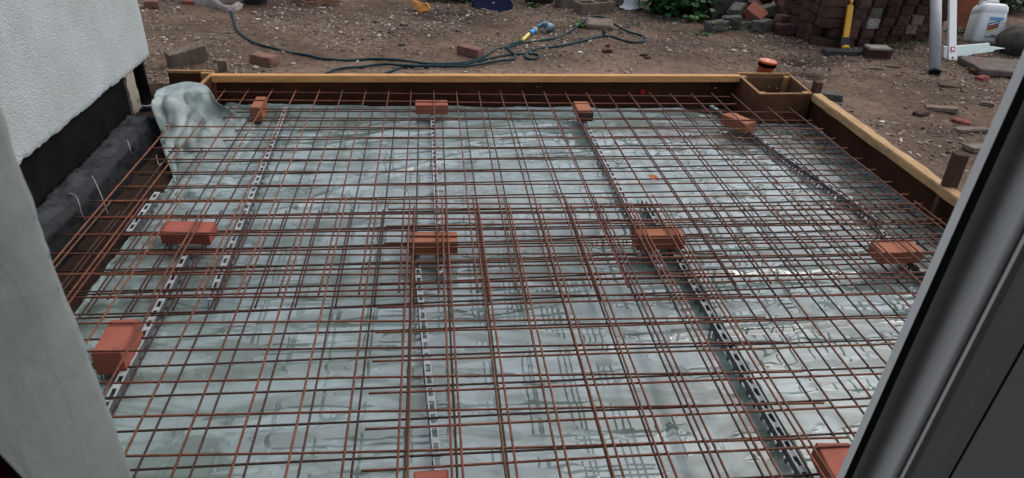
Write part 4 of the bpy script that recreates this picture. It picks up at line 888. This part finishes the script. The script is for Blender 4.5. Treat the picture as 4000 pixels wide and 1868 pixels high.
# ------------------------------------------------------------------ brick rubble pile
PB = [(2795,122,0,20,.20,.12,.09,M_pavedark,'purple black lump of brick at the left foot of the rubble'),(2853,108,0,-25,.17,.12,.10,M_pavedark,'grey green brick at the foot of the rubble behind the white strip'),(2867,92,.10,44,.18,.12,.07,M_pavedark,'tilted grey brick with a broken corner on the rubble'),
 (2902,112,-.02,15,.19,.12,.08,M_pavedark,'grey green brick low in the middle of the rubble'),(2940,105,.09,-38,.17,.13,.08,M_pavered,'red brick standing on its corner in the rubble'),(2972,122,0,35,.20,.12,.10,M_pavedark,'grey green brick at the front right of the rubble'),
 (2800,75,.02,5,.17,.11,.18,M_pavedark,'grey green bricks end on beside the bush'),(2853,62,.12,-20,.20,.12,.10,M_pavedark,'grey brick on top at the back of the rubble'),(2925,72,.07,10,.18,.12,.10,M_pave,'grey brown brick in the middle of the rubble'),(2938,55,.17,5,.22,.12,.08,M_pavered,'dusky red brick lying on top of the rubble'),
 (2980,85,.06,22,.22,.13,.09,M_pavedark,'dark brick with a pale top face in the rubble'),(3003,55,.15,40,.21,.11,.08,M_oldbrick,'tilted pinkish brick on top of the rubble'),(3062,85,.02,3,.13,.16,.17,M_oldbrick,'pinkish brick on end between rubble and stack'),
 (3072,132,0,-8,.21,.14,.085,M_pave,'brown brick at the right foot of the rubble'),(3048,112,.07,12,.12,.10,.06,M_oldbrick,'light brown half brick lying on the brown brick'),(3108,112,.05,-30,.21,.06,.11,M_pave,'brown brick leaning on edge against the stack'),(3140,140,-.01,-35,.15,.06,.07,M_pave,'small brown brick piece at the foot of the stack'),
 (2770,55,.10,-10,.12,.08,.06,M_pavered,'orange red brick corner beside the bush'),(3030,70,.0,0,.2,.12,.10,M_pave,'dark brown brick in the shade behind the pinkish one'),(2890,45,.05,15,.22,.12,.12,M_pavedark,'dark brick at the back of the rubble'),(2960,40,.08,-12,.22,.12,.12,M_pave,'brown brick at the back of the rubble')]
for k, (px, py, lift, rt, l, w_, h_, M, lbl) in enumerate(PB):
    ti = (random.uniform(-.12,.12), random.uniform(-.12,.12)) if lift < .05 else (random.uniform(-.45,.45), random.uniform(-.4,.4))
    if 'corner in' in lbl: ti = (.5,.45)
    if 'leaning' in lbl: ti = (.1,.25)
    gbrick(px, py, R(rt), (l*1.12, w_*1.12, h_*1.15), M, lbl, lift=lift, chip=.010 if M is M_pavedark else .006, seed=60+k, tilt=ti, group='broken bricks in the rubble heap')
q = MB(); a_, b_ = lay(2822,106,.004,.02), lay(2854,107,.004,.02); q.tube([a_, b_], .007, 8); tag(q.build('plastic_strip', M_upvc, None, org=a_), 'short white plastic strip lying at the foot of the dark rubble', 'plastic strip')
q = MB(); q.tube([lay(3010,112,.004,0), lay(3012,84,.004,.02)], .005, 8); tag(q.build('plastic_strip', M_plastic, None, org=lay(3010,112)), 'short pale strip standing in a gap of the rubble', 'plastic strip')

# ------------------------------------------------------------------ brick stack
SLAB = 'brown brick in the leaning columns of the tall stack'
r = random.Random(21)
def stack_col(px, py, n_, wd, hh, depth, lean, rot, lab, group='bricks in the tall stack', special=None):
    p = G(px, py, .12); z = .10
    for k in range(n_):
        d_ = (wd*r.uniform(.95,1.0), depth, hh*r.uniform(.96,1.0)); M = M_pave; lbl = lab
        if special and k in special: M, lbl = special[k]
        brick((p.x+lean*k+r.uniform(-.006,.006), p.y+depth/2+r.uniform(-.012,.015), z+hh/2), rot+r.uniform(-.05,.05), d_, M, lbl, 'brick', group, 'brick', .004, .0025, r.randrange(999), (0, lean*.9*0), 2); z += hh
SA = 'brown brick laid end on in the stack to the right of the yellow tool'
stack_col(3312, 186, 7, .118, .090, .24, .010, R(-2), 'brown brick directly behind the yellow tool')
stack_col(3375, 183, 7, .118, .090, .24, .012, R(-2), SA, special={2:(M_white,'brick with a whitened end in the stack just right of the yellow tool'), 3:(M_pavedark,'dark grey brick end in the stack above the whitened one')})
stack_col(3432, 175, 7, .118, .090, .24, .014, R(-3), SA)
stack_col(3488, 170, 7, .118, .090, .24, .018, R(-4), SA)
stack_col(3540, 165, 7, .112, .090, .24, .022, R(-6), SA, special={1:(M_palebrick,'lighter brick end low in the stack left of the grey pipe'), 2:(M_palebrick,'lighter brick end in the third course left of the grey pipe')})
stack_col(3592, 158, 7, .112, .090, .24, .022, R(-6), SA)
stack_col(3642, 150, 7, .112, .090, .24, .022, R(-6), SA)
SB = 'brown brick in the block of long bricks to the left of the yellow tool'
p = G(3235, 178, .12); z = .09
for k in range(7):
    two = k in (0, 1); off = .02*k*.4
    if k == 1:
        brick((p.x+.065, p.y+.12, z+.045), R(-2), (.12,.24,.088), M_pave, SB, 'brick', 'bricks in the tall stack', 'brick', .004, .003, k, (0,0), 2)
    else:
        brick((p.x-.0+off*.2, p.y+.06, z+.045), R(-2), (.25,.118,.088), M_pave, SB, 'brick', 'bricks in the tall stack', 'brick', .004, .003, k+10, (0,0), 2)
    brick((p.x+off*.2, p.y+.19, z+.045), R(-2), (.25,.118,.088), M_pave, 'brown brick hidden in the second layer of the stack', 'brick', 'hidden bricks in the tall stack', 'brick', .004, .003, k+20, (0,0), 2)
    z += .0905
SCL = 'brown brick in the receding left side of the tall stack'
for j in range(4):
    pp = G(3178-j*34, 160-j*24, .12)
    for k in range(6): brick((pp.x+r.uniform(-.01,.01), pp.y+.08, .10+.09*k+.045), R(-58)+r.uniform(-.06,.06), (.24,.115,.088), M_pave, SCL, 'brick', 'bricks in the tall stack', 'brick', .004, .003, r.randrange(999), (0,0), 2)

# ------------------------------------------------------------------ yellow tool with rubber base
p = G(3302, 190, .13); tl_ = thing('marker_tool', p, 'yellow flat bladed tool with black shank leaning against the brick stack', 'tool')
Yt = p.y
def tq(px, py, dy=0): return atY(px, py, Yt+dy)
def plate(pts, th, name, M, par):
    F_ = [tq(px, py, dy) for px, py, dy in pts]; q = MB(); q.prism(F_, [v+Vector((0,th,0)) for v in F_]); return q.build(name, M, par, bevel=.002)
plate([(3296,146,.03),(3317,146,.03),(3336,26,.10),(3328,15,.105),(3314,24,.10)], .025, 'blade', M_yell, tl_)
plate([(3325,14,.107),(3329,14,.107),(3335,5,.11),(3336,-60,.15),(3322,-60,.15),(3323,5,.11)], .025, 'upper_blade', M_yell, tl_)
plate([(3284,180,0),(3316,180,0),(3322,146,.028),(3288,146,.028)], .03, 'shank', M_black, tl_)
q = MB(); c = tq(3304, 186, -.01); q.tube([c+Vector((-.035,0,0)), c+Vector((-.01,0,.006)), c+Vector((.02,0,.004)), c+Vector((.03,0,0))], [.012,.018,.016,.010], 10); q.build('foot', M_yell, tl_, smooth=True)
gbrick(3288, 214, R(-2), (.36,.11,.05), M_tray, 'dark rubber block in front of the yellow tool', chip=.006, seed=91, name='rubber_block', cat='block')

# ------------------------------------------------------------------ grey pipe, plastic trims, board, jerry can
b0 = G(3652, 283, .125); t0 = atY(3658, -160, b0.y+.9)
pp = thing('plastic_pipe', b0, 'grey plastic pipe standing on the soil and leaning on the brick stack', 'pipe')
mb = MB(); mb.tube([b0, t0], .044, 28); mb.build('tube', M_pipe, pp, smooth=True)
d = (t0-b0).normalized(); mb = MB(); mb.tube([b0-d*.002, b0+d*.012], .0455, 28); mb.build('end_ring', M_black, pp)
b1_ = G(3723, 234, .125); tr = thing('plastic_trim', b1_, 'tall white plastic trim standing beside the grey pipe', 'trim')
Fp = [atY(3707,236,b1_.y), atY(3736,234,b1_.y), atY(3741,-120,b1_.y+.55), atY(3712,-120,b1_.y+.55)]
q = MB(); q.prism(Fp, [v+Vector((.0,.03,0)) for v in Fp]); sp = q.build('strip', M_upvc, tr, bevel=.003)
def onstrip(u, v):
    a_ = Fp[0].lerp(Fp[1], u); b_ = Fp[3].lerp(Fp[2], u); return a_.lerp(b_, v)
nn_ = (Fp[1]-Fp[0]).cross(Fp[3]-Fp[0]).normalized(); nn_ = nn_ if nn_.y < 0 else -nn_
vv = lambda py: (236-py)/356.0
q = MB(); S4 = [onstrip(u, vv(y))+nn_*.002 for u, y in ((.18,205),(.78,205),(.78,185),(.18,185))]; q.prism(S4, [s+nn_*.002 for s in S4]); q.build('sticker', M_sticker, sp)
q = MB(); S4 = [onstrip(u, vv(y))+nn_*.0045 for u, y in ((.32,200),(.64,200),(.64,190),(.32,190))]; q.prism(S4, [s+nn_*.001 for s in S4]); q.build('sticker_mark', M_upvc, sp)
q = MB(); c = onstrip(.48, vv(227))+nn_*.002; q.tube([c, c+nn_*.002], .009, 12); q.build('hole', M_black, sp)
q = MB(); pz = [(3690,228),(3740,234),(3768,222),(3800,212),(3830,208),(3880,202),(3885,196),(3928,190),(3900,186),(3868,182),(3866,170),(3800,176),(3700,184)]
Yb = b1_.y+.03; F_ = [atY(px, py, Yb+(236-py)/60*.10) for px, py in pz]; q.prism(F_, [v+Vector((0,.022,.0)) for v in F_]); tag(q.build('broken_panel', M_pvcgreen, None, bevel=.002, org=b1_), 'pale green broken plastic panel lying behind the foot of the white trim', 'plastic panel')
q = MB(); Fp2 = [atY(3686,226,Yb-.03), atY(3698,228,Yb-.03), atY(3702,182,Yb-.01), atY(3688,182,Yb-.01)]; q.prism(Fp2, [v+Vector((0,.015,0)) for v in Fp2]); tag(q.build('trim_offcut', M_upvc, None, bevel=.003, org=b1_), 'short white trim offcut between grey pipe and tall white trim', 'trim')
bb = G(3790, 130, .12); q = MB(); F_ = [atY(px, py, bb.y+.12+dy) for px, py, dy in ((3728,132,0),(3850,126,0),(3900,-80,.25),(3735,-80,.25))]; q.prism(F_, [v+Vector((0,.02,0)) for v in F_]); tag(q.build('board', M_terra, None, bevel=.002, org=bb), 'rust orange board leaning behind the jerry can', 'board')
# jerry can: rounded body leaning back
cb_ = G(3850, 170, .13); jc = thing('jerry_can', cb_, 'white plastic jerry can with a colourful label, tilted on the right', 'jerry can')
def can_pt(u, v, w_):      # u across, v up, w depth
    return cb_ + ex*u + ez*v + ey*w_
A0, A1, A2 = atY(3790,160,cb_.y), atY(3895,176,cb_.y), atY(3955,45,cb_.y+.10)
ex = Vector((.985,-.17,0)).normalized(); ez = Vector((.17,.30,.94)).normalized(); ey = ez.cross(ex).normalized(); ey = ey if ey.y > 0 else -ey
W_, H_, D_ = .265, .375, .20
def rr(wx, wy, r_, n_=6):
    out = []
    for cx2, cy2, a0_ in ((wx/2-r_, wy/2-r_, 0), (-wx/2+r_, wy/2-r_, 90), (-wx/2+r_, -wy/2+r_, 180), (wx/2-r_, -wy/2+r_, 270)):
        for k in range(n_+1): a_ = R(a0_+90*k/n_); out.append((cx2+r_*math.cos(a_), cy2+r_*math.sin(a_)))
    return out
lay_ = [(.80,.0),(.93,.012),(1,.04),(1,.27),(.985,.275),(.985,.285),(1,.29),(1,.315),(.95,.345),(.80,.368),(.62,.375)]
vs = []; 
for s, v in lay_:
    for (x, y) in rr(W_*s, D_*s, .045*s): vs.append(can_pt(x, v, y+D_/2))
n_ = 28; q = MB(); q.add(vs, [[i*n_+k, i*n_+(k+1)%n_, (i+1)*n_+(k+1)%n_, (i+1)*n_+k] for i in range(len(lay_)-1) for k in range(n_)]+[list(range(n_))[::-1], [(len(lay_)-1)*n_+k for k in range(n_)]])
body = q.build('body', M_can, jc, smooth=True)
q = MB(); q.tube([can_pt(-.06,.365,.10), can_pt(-.05,.40,.10), can_pt(.05,.40,.10), can_pt(.06,.365,.10)], .013, 10); q.build('handle', M_can, jc, smooth=True)
q = MB(); q.tube([can_pt(-.095,.355,.10), can_pt(-.095,.40,.10)], .026, 16); q.build('cap', M_upvc, jc)
def lab(name, u0, u1, v0, v1, M, par, k=1, sl=0):
    q = MB(); P4 = [can_pt(u, v, -.0012*k) for u, v in ((u0,v0),(u1,v0+sl),(u1,v1+sl),(u0,v1))]; q.prism(P4, [s-ey*.0008 for s in P4]); return q.build(name, M, par)
L0 = lab('label', -.035,.122,.055,.245, M_labelw, body, 1)
lab('label_band', -.034,.085,.212,.244, M_labelb, L0, 2); lab('label_band', -.032,.065,.120,.185, M_labeln, L0, 2, .030); lab('label_band', -.030,.062,.132,.152, M_labelr, L0, 3, .030); lab('label_band', -.026,.058,.163,.174, M_labelw, L0, 3, .030)
lab('label_band', -.030,.050,.100,.118, M_labely, L0, 2, .030); lab('label_band', -.034,.085,.056,.070, M_labelb, L0, 2); lab('label_band', .020,.060,.066,.082, M_labelr, L0, 3)
for k in range(5): lab('label_band', .088,.118,.095+.024*k,.099+.024*k, M_greyp, L0, 2)

# ------------------------------------------------------------------ leaf on the membrane
p = G(2575, 705, .04); q = MB(); Mx = Matrix.Rotation(R(60), 3, 'Z') @ Matrix.Rotation(.25, 3, 'X'); q.add([Mx @ Vector(v)+p for v in leaf_verts(.07, .9)], LF); tag(q.build('fallen_leaf', M_leafy, None, smooth=True, org=p), 'orange fallen leaf lying under the mesh right of centre', 'leaf')
